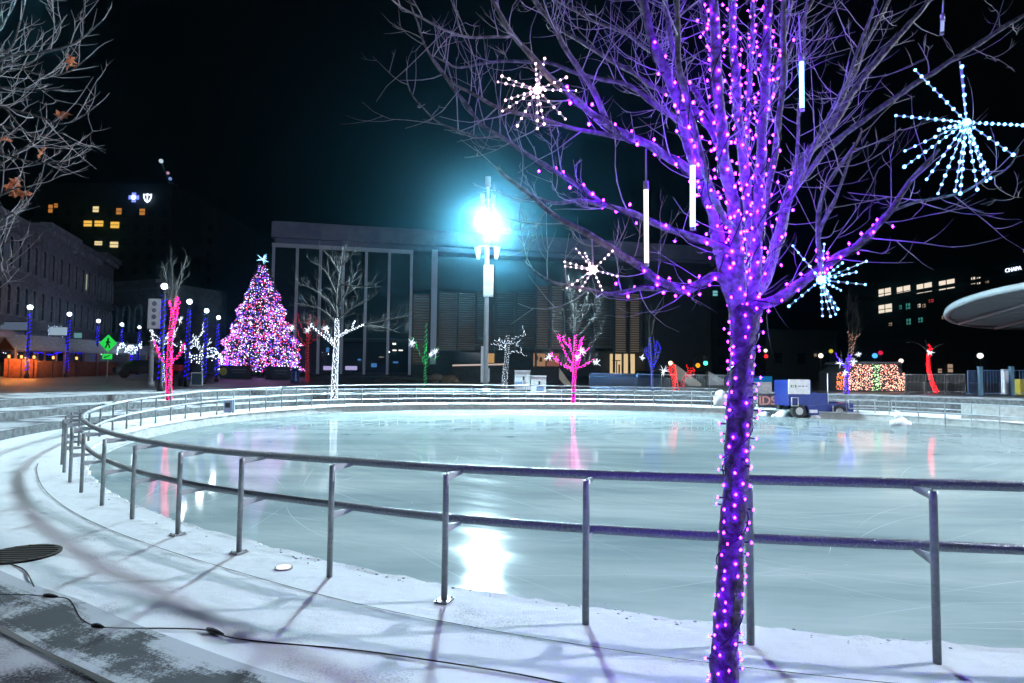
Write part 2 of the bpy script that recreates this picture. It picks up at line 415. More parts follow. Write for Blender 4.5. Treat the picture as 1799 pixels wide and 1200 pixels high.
# ------------------------------------------------------------------ the tree in front
D0 = 2.8
TB = at_px(1276, D0, 0)
ftree = thing('bare_tree', 'bare multi-stemmed young tree wrapped in purple lights standing in front of the railing', 'tree', TB)
trunk_px = [(1271, 1330, 60), (1272, 1200, 54), (1277, 1100, 50), (1283, 1000, 49), (1290, 900, 48), (1295, 800, 47), (1300, 700, 49), (1303, 650, 48), (1305, 600, 50), (1308, 562, 56), (1312, 540, 62)]
PXR = D0/F/2
tb = MB()
tp = [P(x, y, D0) for x, y, w in trunk_px]; tr = [w*PXR*.86 for x, y, w in trunk_px]
tp.insert(0, TB+V((0, 0, -.05))); tr.insert(0, tr[0]*1.25)
def rough(mb, pts, rad, n, amp, m=0):
    P2, R2 = [], []
    for i in range(len(pts)-1):
        k = max(1, int((V(pts[i+1])-V(pts[i])).length/.012))
        for j in range(k): P2.append(V(pts[i]).lerp(V(pts[i+1]), j/k)); R2.append(rad[i]*(1-j/k)+rad[i+1]*j/k)
    P2.append(V(pts[-1])); R2.append(rad[-1]); b = len(mb.v); mb.tube(P2, R2, n, m)
    for i, p in enumerate(P2):
        for k in range(n):
            v = V(mb.v[b+i*n+k]); d = (v-p); L = d.length
            if L > 1e-6: mb.v[b+i*n+k] = tuple(p + d*(1 + amp*(noise.noise(V((v.x*26, v.y*26, v.z*7))) + .6*noise.noise(V((v.x*70, v.y*70, v.z*22))) + .9*max(0, noise.noise(v*4.5)-.25))))
rough(tb, smooth(tp, 1), [tr[0]]*0 + [tr[min(len(tr)-1, int(i*len(tr)/len(smooth(tp, 1))))] for i in range(len(smooth(tp, 1)))], 28, .16)
# limbs: (pixel polyline, depth at end, width start px, width end px, lit fraction, bulb step)
LIMB = [
 ([(1300, 548), (1278, 500), (1272, 457), (1259, 395), (1246, 348), (1223, 296), (1205, 230), (1180, 150), (1150, 80), (1128, 0), (1118, -60)], -.3, 34, 10, .8, .030),
 ([(1306, 545), (1300, 495), (1296, 431), (1285, 353), (1277, 302), (1268, 240), (1262, 150), (1256, 60), (1252, -60)], -.5, 30, 14, 1, .017),
 ([(1312, 545), (1322, 500), (1322, 405), (1310, 320), (1297, 220), (1288, 110), (1284, -60)], .2, 28, 13, 1, .016),
 ([(1318, 542), (1329, 508), (1330, 405), (1334, 327), (1339, 250), (1345, 120), (1352, -60)], -.15, 28, 15, 1, .022),
 ([(1322, 540), (1345, 495), (1366, 431), (1380, 353), (1398, 302), (1430, 258), (1456, 233), (1503, 154), (1554, 93), (1620, 19), (1660, -30)], .5, 30, 8, .42, .045),
 ([(1390, 330), (1425, 268), (1462, 215), (1490, 150), (1517, 84), (1559, 9), (1580, -40)], .9, 14, 8, 0, 0),
 ([(1372, 400), (1400, 320), (1440, 240), (1480, 160), (1520, 60), (1550, -30)], .1, 12, 5, 0, 0),
 ([(1386, 345), (1415, 308), (1461, 252), (1526, 205), (1596, 154), (1666, 112), (1736, 65), (1820, 12)], .2, 16, 9, 0, 0),
 ([(1326, 556), (1355, 531), (1381, 513), (1414, 493), (1448, 470), (1474, 451), (1500, 433), (1536, 406), (1564, 373), (1587, 331), (1620, 299), (1650, 262)], -.35, 26, 5, .72, .02),
 ([(1567, 370), (1610, 354), (1666, 345), (1713, 327), (1760, 303), (1780, 285), (1788, 262)], -.1, 7, 2, 0, 0),
 ([(1292, 520), (1261, 478), (1234, 498), (1203, 510), (1177, 502), (1138, 479), (1111, 460), (1081, 437), (1042, 418), (1004, 399), (973, 376), (946, 353), (912, 322), (885, 305), (877, 292)], -.55, 22, 3, .42, .03),
 ([(1200, 510), (1160, 505), (1127, 506), (1088, 514), (1065, 521), (1035, 510), (989, 502), (954, 487), (923, 456)], -.4, 12, 3, .5, .05),
 ([(1289, 440), (1262, 430), (1223, 418), (1184, 410), (1154, 395), (1107, 372), (1058, 357), (1012, 353), (973, 358), (939, 345), (918, 352)], -.2, 19, 3, .62, .05),
 ([(1058, 357), (1023, 330), (985, 303), (946, 281), (892, 249), (846, 222), (807, 169), (777, 126), (750, 88), (731, 34), (722, 10)], .0, 12, 2.5, .35, .06),
 ([(884, 249), (850, 242), (826, 238), (800, 228), (769, 215), (734, 184), (715, 146), (712, 120)], .15, 6, 2, 0, 0),
 ([(1248, 345), (1205, 290), (1160, 264), (1114, 245), (1068, 218), (1030, 192), (991, 161), (961, 134), (930, 100), (903, 65), (880, 31), (858, -15)], -.6, 20, 5, .6, .035),
 ([(1114, 245), (1083, 241), (1026, 230), (968, 215), (930, 201), (884, 195), (834, 165), (792, 146), (765, 115), (742, 77), (735, 40)], -.4, 10, 2.5, 0, 0),
 ([(1228, 290), (1198, 215), (1152, 184), (1102, 146), (1040, 136), (968, 111), (915, 107), (853, 111), (807, 119), (777, 107), (760, 95)], .2, 13, 2.5, 0, 0),
 ([(1262, 265), (1230, 200), (1179, 165), (1122, 138), (1076, 107), (1026, 77), (984, 50), (949, 19), (925, -20)], .35, 14, 5, .3, .05),
 ([(1262, 230), (1215, 150), (1171, 115), (1141, 88), (1095, 54), (1045, 38), (987, 8), (950, -20)], .7, 12, 4, 0, 0),
 ([(1065, 216), (1040, 160), (1022, 126), (991, 84), (968, 42), (945, 8), (930, -30)], -.5, 13, 6, 0, 0),
 ([(905, 70), (892, 65), (826, 67), (800, 58), (769, 46), (731, 23), (700, 8), (680, -10)], -.8, 6, 2, 0, 0),
 ([(1180, 160), (1150, 60), (1130, 20), (1110, -40)], .6, 8, 4, 0, 0),
 ([(1208, 232), (1195, 130), (1178, 60), (1165, -40)], -.2, 14, 8, 0, 0),
 ([(1258, 120), (1235, 40), (1225, -40)], .4, 9, 6, .6, .03),
 ([(1345, 200), (1372, 100), (1388, 20), (1395, -40)], .0, 14, 8, .5, .04),
 ([(1340, 240), (1362, 150), (1400, 60), (1440, -30)], .5, 12, 6, .2, .05),
 ([(1400, 300), (1404, 200), (1412, 100), (1418, -30)], .3, 9, 5, 0, 0),
 ([(1445, 480), (1442, 440), (1436, 410), (1445, 350), (1470, 300), (1500, 250)], -.6, 13, 4, .25, .02),
 ([(1437, 415), (1450, 385), (1468, 355), (1480, 320), (1490, 275), (1512, 225)], -.7, 8, 3, 0, 0),
 ([(1284, 420), (1268, 380), (1240, 300), (1224, 230), (1200, 160), (1190, 80), (1190, -30)], -.75, 16, 8, .7, .022),
 ([(1330, 420), (1352, 330), (1368, 220), (1376, 120), (1380, -30)], -.6, 15, 9, .5, .03),
 ([(1300, 300), (1316, 180), (1322, 80), (1325, -30)], .5, 14, 9, .9, .03),
]
limbs = []
for pts, de, w0, w1, lit, st in LIMB:
    n = len(pts); q = []
    d_start = 0.0
    for i, (x, y) in enumerate(pts):
        t = i/(n-1); q.append(P(x, y, D0 + de*t**.9 + (d_start)))
    limbs.append([q, de, w0, w1, lit, st])
# secondary limbs start at the depth of the limb they leave: snap the first point on to the nearest earlier limb
for i, L in enumerate(limbs):
    if i == 0: continue
    best = None; a = L[0][0]; px0 = LIMB[i][0][0]
    for j in range(i):
        s = LIMB[j][0]
        for k in range(len(s)-1):
            for u in (0, .25, .5, .75, 1):
                x = s[k][0]*(1-u)+s[k+1][0]*u; y = s[k][1]*(1-u)+s[k+1][1]*u; d = hypot(x-px0[0], y-px0[1])
                if best is None or d < best[0]: best = (d, limbs[j][0][k].lerp(limbs[j][0][k+1], u))
    if best[0] < 22:
        off = best[1].y - a.y; n = len(L[0]); new = []
        for k, (x, y) in enumerate(LIMB[i][0]):
            t = k/(n-1); new.append(P(x, y, best[1].y + (D0 + L[1] - best[1].y)*t**.9))
        new[0] = best[1]; L[0] = new
br = MB(); twg = MB()
lit_paths = [(tp[1:], tr[1:], .0105)]
def twig(p, d, L, r, lev, up=.35):
    n = 5 if lev < 2 else 4; q = [V(p)]; d = V(d).normalized()
    bend = V((R.uniform(-1, 1), R.uniform(-1, 1), R.uniform(-.2, 1)))*.28
    for k in range(n):
        d = (d + bend*.5 + V((0, 0, up*.22)) + V((R.gauss(0, .10), R.gauss(0, .10), R.gauss(0, .10)))).normalized()
        q.append(q[-1] + d*L/n)
    rr = [r*(1-.75*k/n) for k in range(n+1)]
    twg.tube(q, rr, 4 if lev else 5, 0, cap=False)
    if lev < 2:
        m = R.randint(2, 4) if lev == 0 else R.randint(1, 3)
        for _ in range(m):
            k = R.randint(1, n-1); a = q[k].lerp(q[k+1], R.random()); t = (q[k+1]-q[k]).normalized()
            s = t.orthogonal().normalized(); s = Matrix.Rotation(R.uniform(0, 6.28), 3, t) @ s
            twig(a, t*.75+s*R.uniform(.5, .9), L*R.uniform(.35, .6), r*.6, lev+1, up)
for i, (q, de, w0, w1, lit, st) in enumerate(limbs):
    pts = smooth(q, 2); n = len(pts)
    for k in range(1, n-1): pts[k] = pts[k] + V((noise.noise(pts[k]*7), noise.noise(pts[k]*7+V((9, 0, 0))), noise.noise(pts[k]*7+V((0, 9, 0)))))*.012
    ws = .78 if i > 3 else .84; rad = [max(.0014, ws*(w0*(1-k/(n-1))**.8 + w1*(1-(1-k/(n-1))**.8))*PXR) for k in range(n)]
    rough(br, pts, rad, 10, .20) if w0 > 9 else br.tube(pts, rad, 7, 0, cap=True)
    if lit > 0:
        m = max(2, int(n*lit)); lit_paths.append((pts[:m], rad[:m], st))
    L = sum((pts[k+1]-pts[k]).length for k in range(n-1))
    for p, t, r in walk(pts, rad, .078):
        f = R.random()
        if r > .03 or (r > .012 and f < .55): continue
        s = t.orthogonal().normalized(); s = Matrix.Rotation(R.uniform(0, 6.28), 3, t) @ s
        twig(p, t*R.uniform(.3, .9)+s, R.uniform(.10, .42), min(r*.6, R.uniform(.0018, .0034)), R.choice((0, 1, 1, 2)))
fix(tb.build('trunk', M_BARK, ftree), TB); fix(br.build('branches', M_LIMB, ftree), TB); fix(twg.build('twigs', M_TWIG, ftree), TB)

# the purple string on it
fs = thing('string_lights', 'purple string lights wound around the trunk and limbs of the bare tree in front', 'string lights', TB)
bulbs = []
wire = MB()
for i, (pts, rad, st) in enumerate(lit_paths):
    bulbs += [(p+d*R.choice((0, 0, .004, .012, .02))+V((R.gauss(0, .004), R.gauss(0, .004), R.gauss(0, .006))), d) for p, d in around(pts, rad, st*R.uniform(.9, 1.3), .008)]
    turns = []; ph = R.uniform(0, 6)
    for p, t, r in walk(pts, rad, .012):
        ph += .012/(.05 + r*.6)*1.1 + R.uniform(0, .05); a = t.orthogonal().normalized(); b = t.cross(a)
        turns.append(p + (a*cos(ph)+b*sin(ph))*(r*1.06+.004))
    if len(turns) > 3: wire.tube(turns, .0032, 4, 0)
bm = MB(); bm.ball((0, 0, 0), .0052, 0, 8, 5, 1.25); proto = None
st = MB()
def visible_rank(b):
    p, d = b; return (p-CAM).length - .05*(d.dot((CAM-p).normalized()) > 0) + (5 if abs(p.x/p.y) > .8 or p.z > 4.2 or p.z < .25 or d.y > .3 else 0)
bulbs.sort(key=visible_rank)
rest = MB()
for i, (p, d) in enumerate(bulbs):
    wire.tube([p-d*.030, p-d*.004], .0038, 5, 0)
    if i < 100:
        if proto is None:
            proto = bm.build('bulb', L_PURP, fs); o = proto
        else:
            o = proto.copy(); COL.objects.link(o)
        o.location = p - TB; q_ = R.uniform(.72, 1.15); o.scale = (q_, q_, q_)
    else:
        rest.octa(p, .0060*R.uniform(.65, 1.15), 0, .007)
tag(fix(rest.build('bulbs', L_PURP, fs), TB), kind='stuff')
fix(wire.build('wire', M_WIRE, fs), TB)
print('fg bulbs', len(bulbs), 'twig faces', len(twg.f))

# ------------------------------------------------------------------ hanging starbursts and tubes
def starburst(c, ends, D, led, label, cord_to=None, rled=.009):
    ctr = P(*c, D); t = thing('starburst_light', label, 'starburst light', ctr, 'starburst lights hanging in the bare tree')
    R0 = max(hypot(e[0]-c[0], e[1]-c[1]) for e in ends)
    hub = MB(); hub.ball((0, 0, 0), .016, 0, 10, 6)
    hub.build('hub', led, t)
    for i, e in enumerate(ends):
        l = hypot(e[0]-c[0], e[1]-c[1]); dd = sqrt(max(0, R0*R0-l*l))*D/F*(-1 if i % 2 else 1)*.6
        end = P(e[0], e[1], D+dd) - ctr; mb = MB()
        mb.tube([end*.04, end], .0024, 5, 0); n = max(5, int(end.length/.036))
        for k in range(1, n+1):
            p = end*(k/n) + V((0, 0, .0)); mb.ball(p, rled*R.uniform(.75, 1.15), 1, 6, 4)
        mb.build('ray', [M_WHITE, led], t)
    if cord_to:
        mb = MB(); mb.tube([V((0, 0, 0)), (P(*cord_to, D)-ctr)], .003, 5, 0); mb.build('cord', M_WHITE, t)
starburst((944, 158), [(882, 134), (875, 144), (888, 176), (883, 195), (909, 221), (944, 226), (956, 218), (993, 209), (1012, 159), (995, 136), (957, 103), (941, 112)], 2.35, L_WARMP,
          'white starburst light hanging high in the bare tree above the bright pole lamp', (950, 118), .0050)
starburst((1042, 474), [(1012, 437), (992, 460), (993, 468), (996, 506), (1019, 510), (1058, 510), (1084, 485), (1076, 441), (1028, 445)], 2.4, L_WARMP,
          'small rosy starburst light hanging over the magenta tree', (1040, 420), .0042)
starburst((1698, 215), [(1608, 123), (1574, 203), (1590, 265), (1589, 293), (1628, 315), (1648, 340), (1678, 335), (1687, 340), (1717, 333), (1733, 318), (1740, 313), (1780, 272), (1797, 220), (1690, 117), (1650, 228)], 2.5, L_ICE,
          'largest ice blue starburst light, on the outer limb over the stage canopy', (1686, 108), .0068)
starburst((1442, 492), [(1393, 432), (1522, 459), (1504, 478), (1520, 500), (1477, 510), (1472, 543), (1468, 552), (1459, 556), (1445, 555), (1386, 538), (1448, 429), (1480, 462)], 2.3, L_ICE,
          'white starburst light tucked in the low limb beside the trunk fork', (1445, 455), .0048)
def icicle(top, a, b, D, r, label, lit=L_ICE):
    p = P(*a, D); t = thing('icicle_light', label, 'icicle light', p, 'tube lights hanging in the bare tree')
    mb = MB(); q = P(*b, D)-p
    mb.tube([V((0, 0, 0)), q], r, 8, 0); 
    for k in range(int(q.length/.014)): mb.octa(q*((k+.5)*.014/q.length)+V((0, -r*.6, 0)), r*.8, 0)
    mb.build('tube', lit, t)
    mb = MB(); mb.tube([V((0, 0, -.004)), V((0, 0, .03))], r*1.25, 8, 0); mb.build('cap', M_WHITE, t)
    mb = MB(); mb.tube([q+V((0, 0, .004)), q-V((0, 0, .008))], r*1.1, 8, 0); mb.build('end_cap', M_WHITE, t)
    mb = MB(); mb.tube([V((0, 0, .02)), P(*top, D)-p], .0035, 5, 0); mb.build('cord', M_WHITE, t)
icicle((1135, 262), (1135, 332), (1136, 464), 2.4, .0085, 'long white tube light with a long cord, hanging farthest from the trunk', L_WARMP)
icicle((1216, 250), (1217, 290), (1217, 401), 2.45, .0105, 'blue white tube light hanging close beside the dense purple stems')
icicle((1403, 20), (1408, 108), (1409, 192), 2.6, .0095, 'highest tube light, hanging between the stems and the big starburst')
icicle((1657, 0), (1656, 36), (1655, 58), 2.9, .008, 'short dim tube light hanging near the top right twigs', emis('dim_tube', (.4, .5, 1), .9))

# ------------------------------------------------------------------ tree at the frame's left
LT = V((-8.2, 6.6, 0)); LT.z = gz(LT.x, LT.y)
ltree = thing('maple_tree', 'bare maple reaching in from the side with a few dry orange leaves', 'tree', LT)
mb = MB(); mb.tube([LT, LT+V((.05, .1, 1.5)), LT+V((.2, .1, 3.2)), LT+V((.5, .0, 5.5)), LT+V((.8, 0, 8))], [.16, .14, .12, .08, .03], 10, 0)
twg = MB(); bare = mb
LB = [[(-60, 175), (0, 187), (75, 206), (104, 220), (142, 208), (178, 178)], [(-60, 130), (0, 128), (45, 118), (85, 88), (105, 50), (113, 28)], [(-60, 160), (0, 152), (60, 158), (120, 157)],
      [(-30, 150), (10, 190), (40, 230), (85, 255), (115, 260)], [(-60, 250), (0, 268), (50, 285), (100, 288), (125, 282)], [(-60, 360), (0, 345), (35, 325), (70, 335)],
      [(-60, 420), (0, 395), (20, 370), (30, 382)], [(-50, 100), (20, 95), (35, 40), (45, 0), (50, -40)], [(20, 95), (60, 95), (130, 80), (170, 45), (188, 28)], [(-30, 90), (0, 50), (25, 10), (40, -30)],
      [(-60, 480), (0, 465), (30, 445), (38, 430)], [(-60, 450), (0, 430), (25, 422)], [(20, 110), (70, 135), (120, 130), (155, 100)], [(-50, 310), (0, 290), (40, 262), (70, 240)], [(-40, 20), (5, -10), (30, -50)],
      [(-60, 560), (0, 490), (18, 462)], [(-40, 220), (20, 222), (60, 240), (110, 232), (120, 238)]]
for pp in LB:
    D = R.uniform(5.4, 6.6); q = smooth([P(x, y, D) for x, y in pp], 2); n = len(q)
    rad = [.014*(1-.8*k/(n-1)) for k in range(n)]
    # back to the trunk
    a = q[0]; tz = min(6.5, max(1.5, a.z-.8)); c0 = LT+V((.3, 0, tz-LT.z)); cc = smooth([c0, c0.lerp(a, .5)-V((0, 0, .1)), a], 2)
    mb.tube(cc, [.03-.016*k/(len(cc)-1) for k in range(len(cc))], 6, 0)
    mb.tube(q, rad, 6, 0)
    for p, t, r in walk(q, rad, .12):
        s = t.orthogonal().normalized(); s = Matrix.Rotation(R.uniform(0, 6.28), 3, t) @ s
        twig(p, t+s*.8, R.uniform(.15, .6), .005, R.choice((0, 1, 2)), .5)
fix(mb.build('trunk', M_BARK, ltree), LT); fix(twg.build('twigs', M_TWIG, ltree), LT)
mb = MB()
for (x, y, n) in [(127, 107, 3), (108, 197, 2), (76, 265, 2), (30, 333, 5), (22, 318, 3), (15, 238, 1), (40, 345, 2)]:
    for k in range(n):
        c = P(x+R.uniform(-7, 7), y+R.uniform(-6, 8), 6+R.uniform(-.1, .1)); Mx = Matrix.Rotation(R.uniform(0, 6.28), 3, 'Z') @ Matrix.Rotation(R.uniform(.6, 1.5), 3, 'X') @ Matrix.Rotation(R.uniform(0, 6), 3, 'Z')
        rr = [1, .45, .85, .4, .7, .3, .35, .3, .7, .4, .85, .45]; vs = [c + Mx @ V((cos(2*pi*i/12)*.075*rr[i], sin(2*pi*i/12)*.075*rr[i], .012*((i % 3)-1))) for i in range(12)]
        mb.add([c]+vs, [(0, 1+i, 1+(i+1) % 12) for i in range(12)], 0)
fix(mb.build('leaves', M_LEAF, ltree), LT)

# ------------------------------------------------------------------ things on the path
c = G(38, 975); mb = MB(); mb.tube([c+V((0, 0, .002)), c+V((0, 0, .018))], .30, 28, 0, smooth=False)
for i in range(-4, 5):
    w = sqrt(max(0, .27**2-(i*.06)**2)); mb.box(c+V((0, i*.06, .021)), (2*w, .02, .008), 0)
tag(mb.build('manhole_cover', mat('cast_iron', (.025, .02, .02), .6, .5)), 'round dark manhole cover clear of snow on the white path', 'manhole')
c = G(498, 999); mb = MB(); mb.tube([c+V((0, 0, .001)), c+V((0, 0, .012))], .075, 20, 0); mb.tube([c+V((0, 0, .01)), c+V((0, 0, .018))], .058, 20, 1)
tag(mb.build('ground_light', [M_STEEL, emis('ground_lens', (1, 1, .95), 1.4)]), 'small round light set into the snowy path beside the railing', 'ground light')
cable = thing('power_cable', 'thin black power cable with plug joints wandering across the snow', 'cable', G(170, 1105))
cp = [(18, 1000), (45, 1010), (62, 1032)]
mb = MB(); CO = cable.location.copy()
for line in ([(18, 992), (42, 1000), (52, 1015), (60, 1032)], [(-60, 1046), (0, 1046), (45, 1046), (90, 1050), (122, 1052), (133, 1070), (140, 1088), (165, 1103), (215, 1106), (290, 1105), (360, 1107), (375, 1113), (412, 1124), (500, 1133), (620, 1142), (760, 1162), (940, 1190), (1100, 1230)]):
    mb.tube(smooth([G(x, y)+V((0, 0, .006)) for x, y in line], 2), .0048, 5, 0)
fix(mb.build('cord', M_BLACK, cable), CO)
for x, y, x2, y2 in ((78, 1049, 101, 1051), (163, 1102, 182, 1105), (364, 1109, 392, 1118)):
    mb = MB(); a, b = G(x, y)+V((0, 0, .014)), G(x2, y2)+V((0, 0, .012)); mb.tube([a, a.lerp(b, .3), a.lerp(b, .6), b], [.012, .018, .016, .007], 8, 0); fix(mb.build('plug', M_BLACK, cable), CO)

# ------------------------------------------------------------------ flood light poles
POWER = {'front': 5200, 'side': 3400, 'far': 1500}
def flood_pole(base, H, label, power, col, lr=.42):
    t = thing('light_pole', label, 'light pole', base, 'tall floodlight poles')
    mb = MB(); mb.tube([(0, 0, 0), (0, 0, H*.5), (0, 0, H+.55), (0, 0, H+1.2)], [.175, .16, .135, .11], 14, 0)
    mb.tube([(0, 0, 0), (0, 0, .35)], .34, 14, 0); mb.build('pole', M_METALP, t)
    mb = MB(); mb.box((-.22, 0, 1.9), (.18, .3, 2.4), 0); mb.box((.2, 0, 1.2), (.12, .25, .9), 0); mb.build('cabinet', M_METALP, t)
    mb = MB(); mb.tube([(0, 0, H+1.2), (0, 0, H+2.6)], [.1, .09], 10, 0); mb.tube([(0, 0, H+2.6), (0, 0, H+3.3)], .19, 10, 0); mb.build('antenna', M_METALP, t)
    for s in (-.36, .36):
        mb = MB(); mb.box((s, 0, H+1.75), (.26, .3, .75), 0); mb.box((s*.5, 0, H+1.75), (.3, .06, .06), 0); mb.build('radio_box', M_METALP, t)
    mb = MB(); mb.ball((0, 0, H), lr*.96, 0, 14, 8); mb.build('lamp', emis('flood_lens', (.7, .9, 1), 40, 'NONE'), t)
    for s in (-1, 1):
        mb = MB(); mb.box((s*.30, 0, H-1.35), (.62, .10, .10), 0); mb.prism([(s*.42, -.16, H-1.42), (s*.86, -.16, H-1.42), (s*.70, -.16, H-2.2), (s*.50, -.16, H-2.2)], (0, .32, 0), 0)
        mb.build('side_lamp', M_WHITE, t)
    mb = MB(); mb.tube([(0, 0, H-.72), (0, 0, H-1.3)], [.25, .2], 12, 0); mb.build('collar', M_METALP, t)
    mb = MB(); mb.box((.12, -.26, H-3.7), (.66, .10, 2.1), 0); mb.box((.12, -.315, H-4.35), (.56, .02, .6), 1); mb.build('sign_box', [M_WHITE, mat('paper_white', (.85, .87, .88), .6)], t)
    ld = bpy.data.lights.new('flood', 'SPOT'); ld.spot_size = radians(165); ld.spot_blend = .45; ld.energy = power; ld.color = col; ld.shadow_soft_size = lr
    lo = bpy.data.objects.new('flood_lamp', ld); COL.objects.link(lo); lo.location = (0, 0, H); lo.parent = t; lo.rotation_euler = (V((CX, CY-3, 0))-(V(base)+V((0, 0, H)))).to_track_quat('-Z', 'Y').to_euler()
    return t
b = on_ground(853, 41); top = P(861, 397, 41)
flood_pole(b, top.z-b.z, 'tall bright floodlight pole with a white sign box, beyond the ice', 800000, (.60, .88, 1), .6)
def g3(x, y): return V((x, y, gz(x, y)))
flood_pole(g3(-15.7, 16.6), 11.4, 'tall floodlight pole on the steps near the maple with orange leaves', 40000, (.75, .93, 1), .25)
flood_pole(g3(27, 8.5), 11.2, 'tall floodlight pole standing past the stage end of the rink', 460000, (.80, .88, 1), .25)

# ------------------------------------------------------------------ lit trees round the rink
def ptw(p, D): return P(p[0], p[1], D)
def lit_tree(label, D, trunk, lit, bare, led, ledname, rw=.16, step=.05, lr=.030, seed=1, auto=0, autolen=1.2, bark=M_BARKD, cat='tree', name='lit_tree', fine=2):
    R.seed(seed); base = P(*trunk[0], D); base.z = gz(base.x, base.y)
    t = thing(name, label, cat, base, 'small trees dressed in lights around the rink')
    tk = MB(); led_mb = MB()
    q = [P(x, y, D) for x, y in trunk]; q[0] = base.copy()
    n = len(q); rw *= .8; rad = [rw*(1-.55*k/(n-1)) for k in range(n)]
    tk.tube(smooth(q, 1), [rw*(1-.55*k/(len(smooth(q, 1))-1)) for k in range(len(smooth(q, 1)))], 7, 0)
    paths = [(smooth(q, 1), [rw*(1-.55*k/(len(smooth(q, 1))-1)) for k in range(len(smooth(q, 1)))])]
    for L in lit+bare:
        dd = R.uniform(-1, 1)*.9; q2 = [P(x, y, D+dd*k/(len(L)-1)) for k, (x, y) in enumerate(L)]; q2 = smooth(q2, 1); n = len(q2)
        rr = [rw*.32*(1-.75*k/(n-1)) for k in range(n)]; tk.tube(q2, rr, 5, 0)
        if L in lit: paths.append((q2, rr))
        if L in lit and fine:
            for _ in range(fine):
                k = R.randint(1, n-1); a_ = q2[k]; s_ = D/F; sd = 1 if L[-1][0] > L[0][0] else -1
                q3 = smooth([a_, a_+V((sd*R.uniform(-1, 5)*s_, R.uniform(-.2, .2), R.uniform(4, 9)*s_)), a_+V((sd*R.uniform(-3, 8)*s_, R.uniform(-.4, .4), R.uniform(11, 24)*s_))], 1)
                r3 = [.025*(1-.7*j/(len(q3)-1)) for j in range(len(q3))]; tk.tube(q3, r3, 4, 0)
                m3 = R.randint(2, len(q3)); paths.append((q3[:m3], r3[:m3]))
    fix(tk.build('trunk', bark, t), base)
    global twg
    twg = MB()
    allp = [[P(x, y, D) for x, y in L] for L in bare+lit]
    for L in allp:
        for p, tt, r in walk(L, [.02]*len(L), .30):
            for _ in range(auto):
                s = tt.orthogonal().normalized(); s = Matrix.Rotation(R.uniform(0, 6.28), 3, tt) @ s
                twig(p, tt+s*.7, R.uniform(.4, 1)*autolen, .012, 1, .5)
    if twg.f: fix(twg.build('twigs', M_TWIGD, t), base)
    for q2, rr in paths:
        strand(led_mb, list(around(q2, rr, step*1.25, .02, 1.1, True)), lr*.5)
    s = led_mb.build('string_lights', [led, M_WIRE]); s.data.transform(Matrix.Translation(-base)); s.location = base
    tag(s, f'{ledname} string lights on the ' + ' '.join(label.split()[:9]), 'string lights', 'strings of lights on the small trees')
    return t
def short(label): return label
T = []
lit_tree('pink lit tree with a forked top and two raised arms', 26.5, [(297, 693), (297, 640), (300, 590), (303, 550)],
         [[(297, 640), (285, 632), (278, 620), (278, 610)], [(298, 640), (310, 630), (320, 615), (323, 604)], [(303, 552), (297, 530)], [(303, 550), (312, 528)], [(300, 600), (306, 570), (312, 545)]],
         [[(303, 545), (295, 500), (285, 460)], [(304, 540), (312, 490), (330, 452)], [(303, 540), (303, 490), (300, 455)], [(304, 530), (316, 500), (322, 480)], [(299, 530), (290, 500), (280, 485)]], L_PINK, 'pink', .14, .02, .026, 11, 1, .9, fine=2)
lit_tree('dim red lit tree near the glass hall corner', 52, [(540, 668), (540, 620), (541, 590), (543, 570), (545, 552)],
         [[(540, 610), (528, 597), (520, 575)], [(541, 605), (556, 595), (566, 585)], [(541, 590), (530, 575), (524, 560)], [(542, 585), (552, 575), (560, 560)], [(541, 600), (548, 585), (538, 565)]], [], emis('deep_red_led', (1, .004, .02), 2.5), 'dim red', .16, .05, .035, 12, 1, .8)
lit_tree('large spreading tree with a white lit trunk and wide bare crown', 35.5, [(587, 709), (589, 640), (592, 590), (592, 560)],
         [[(588, 608), (575, 595), (556, 580), (546, 572)], [(593, 592), (612, 582), (640, 570)], [(592, 620), (585, 600), (573, 580)]],
         [[(640, 570), (665, 566), (700, 558), (718, 555)], [(592, 560), (590, 520), (598, 470), (602, 440)], [(592, 555), (580, 530), (555, 510), (525, 498)], [(592, 570), (570, 545), (545, 538), (522, 532)],
          [(592, 540), (610, 510), (625, 480)], [(594, 560), (620, 540), (650, 525)], [(592, 520), (575, 480), (560, 465)], [(597, 480), (585, 460), (580, 450)], [(600, 500), (640, 505), (660, 500)],
          [(546, 572), (530, 565), (520, 568)], [(640, 570), (670, 575), (690, 580)], [(596, 470), (615, 450), (625, 440)]], L_WHITE, 'white', .21, .020, .044, 13, 2, 1.1)
lit_tree('slim green lit tree with three thin arms by the glass hall', 45, [(747, 672), (747, 640), (748, 610), (749, 568)],
         [[(746, 640), (735, 615), (730, 604)], [(747, 640), (755, 625), (768, 615)], [(747, 645), (760, 635), (770, 625)], [(747, 640), (744, 625), (750, 610)]], [], L_GREEN, 'green', .12, .05, .026, 14, 1, .5, fine=2)
lit_tree('white lit palm shaped tree beside the floodlight pole', 44, [(886, 690), (888, 650), (891, 620), (892, 588)],
         [[(891, 605), (880, 598), (868, 599)], [(891, 610), (875, 605), (862, 604)], [(890, 612), (882, 612), (877, 615)], [(892, 603), (905, 592), (922, 589)], [(892, 603), (903, 602), (910, 608)], [(889, 628), (900, 617), (912, 618), (925, 626)]], [], L_WHITE, 'white', .24, .04, .030, 15)
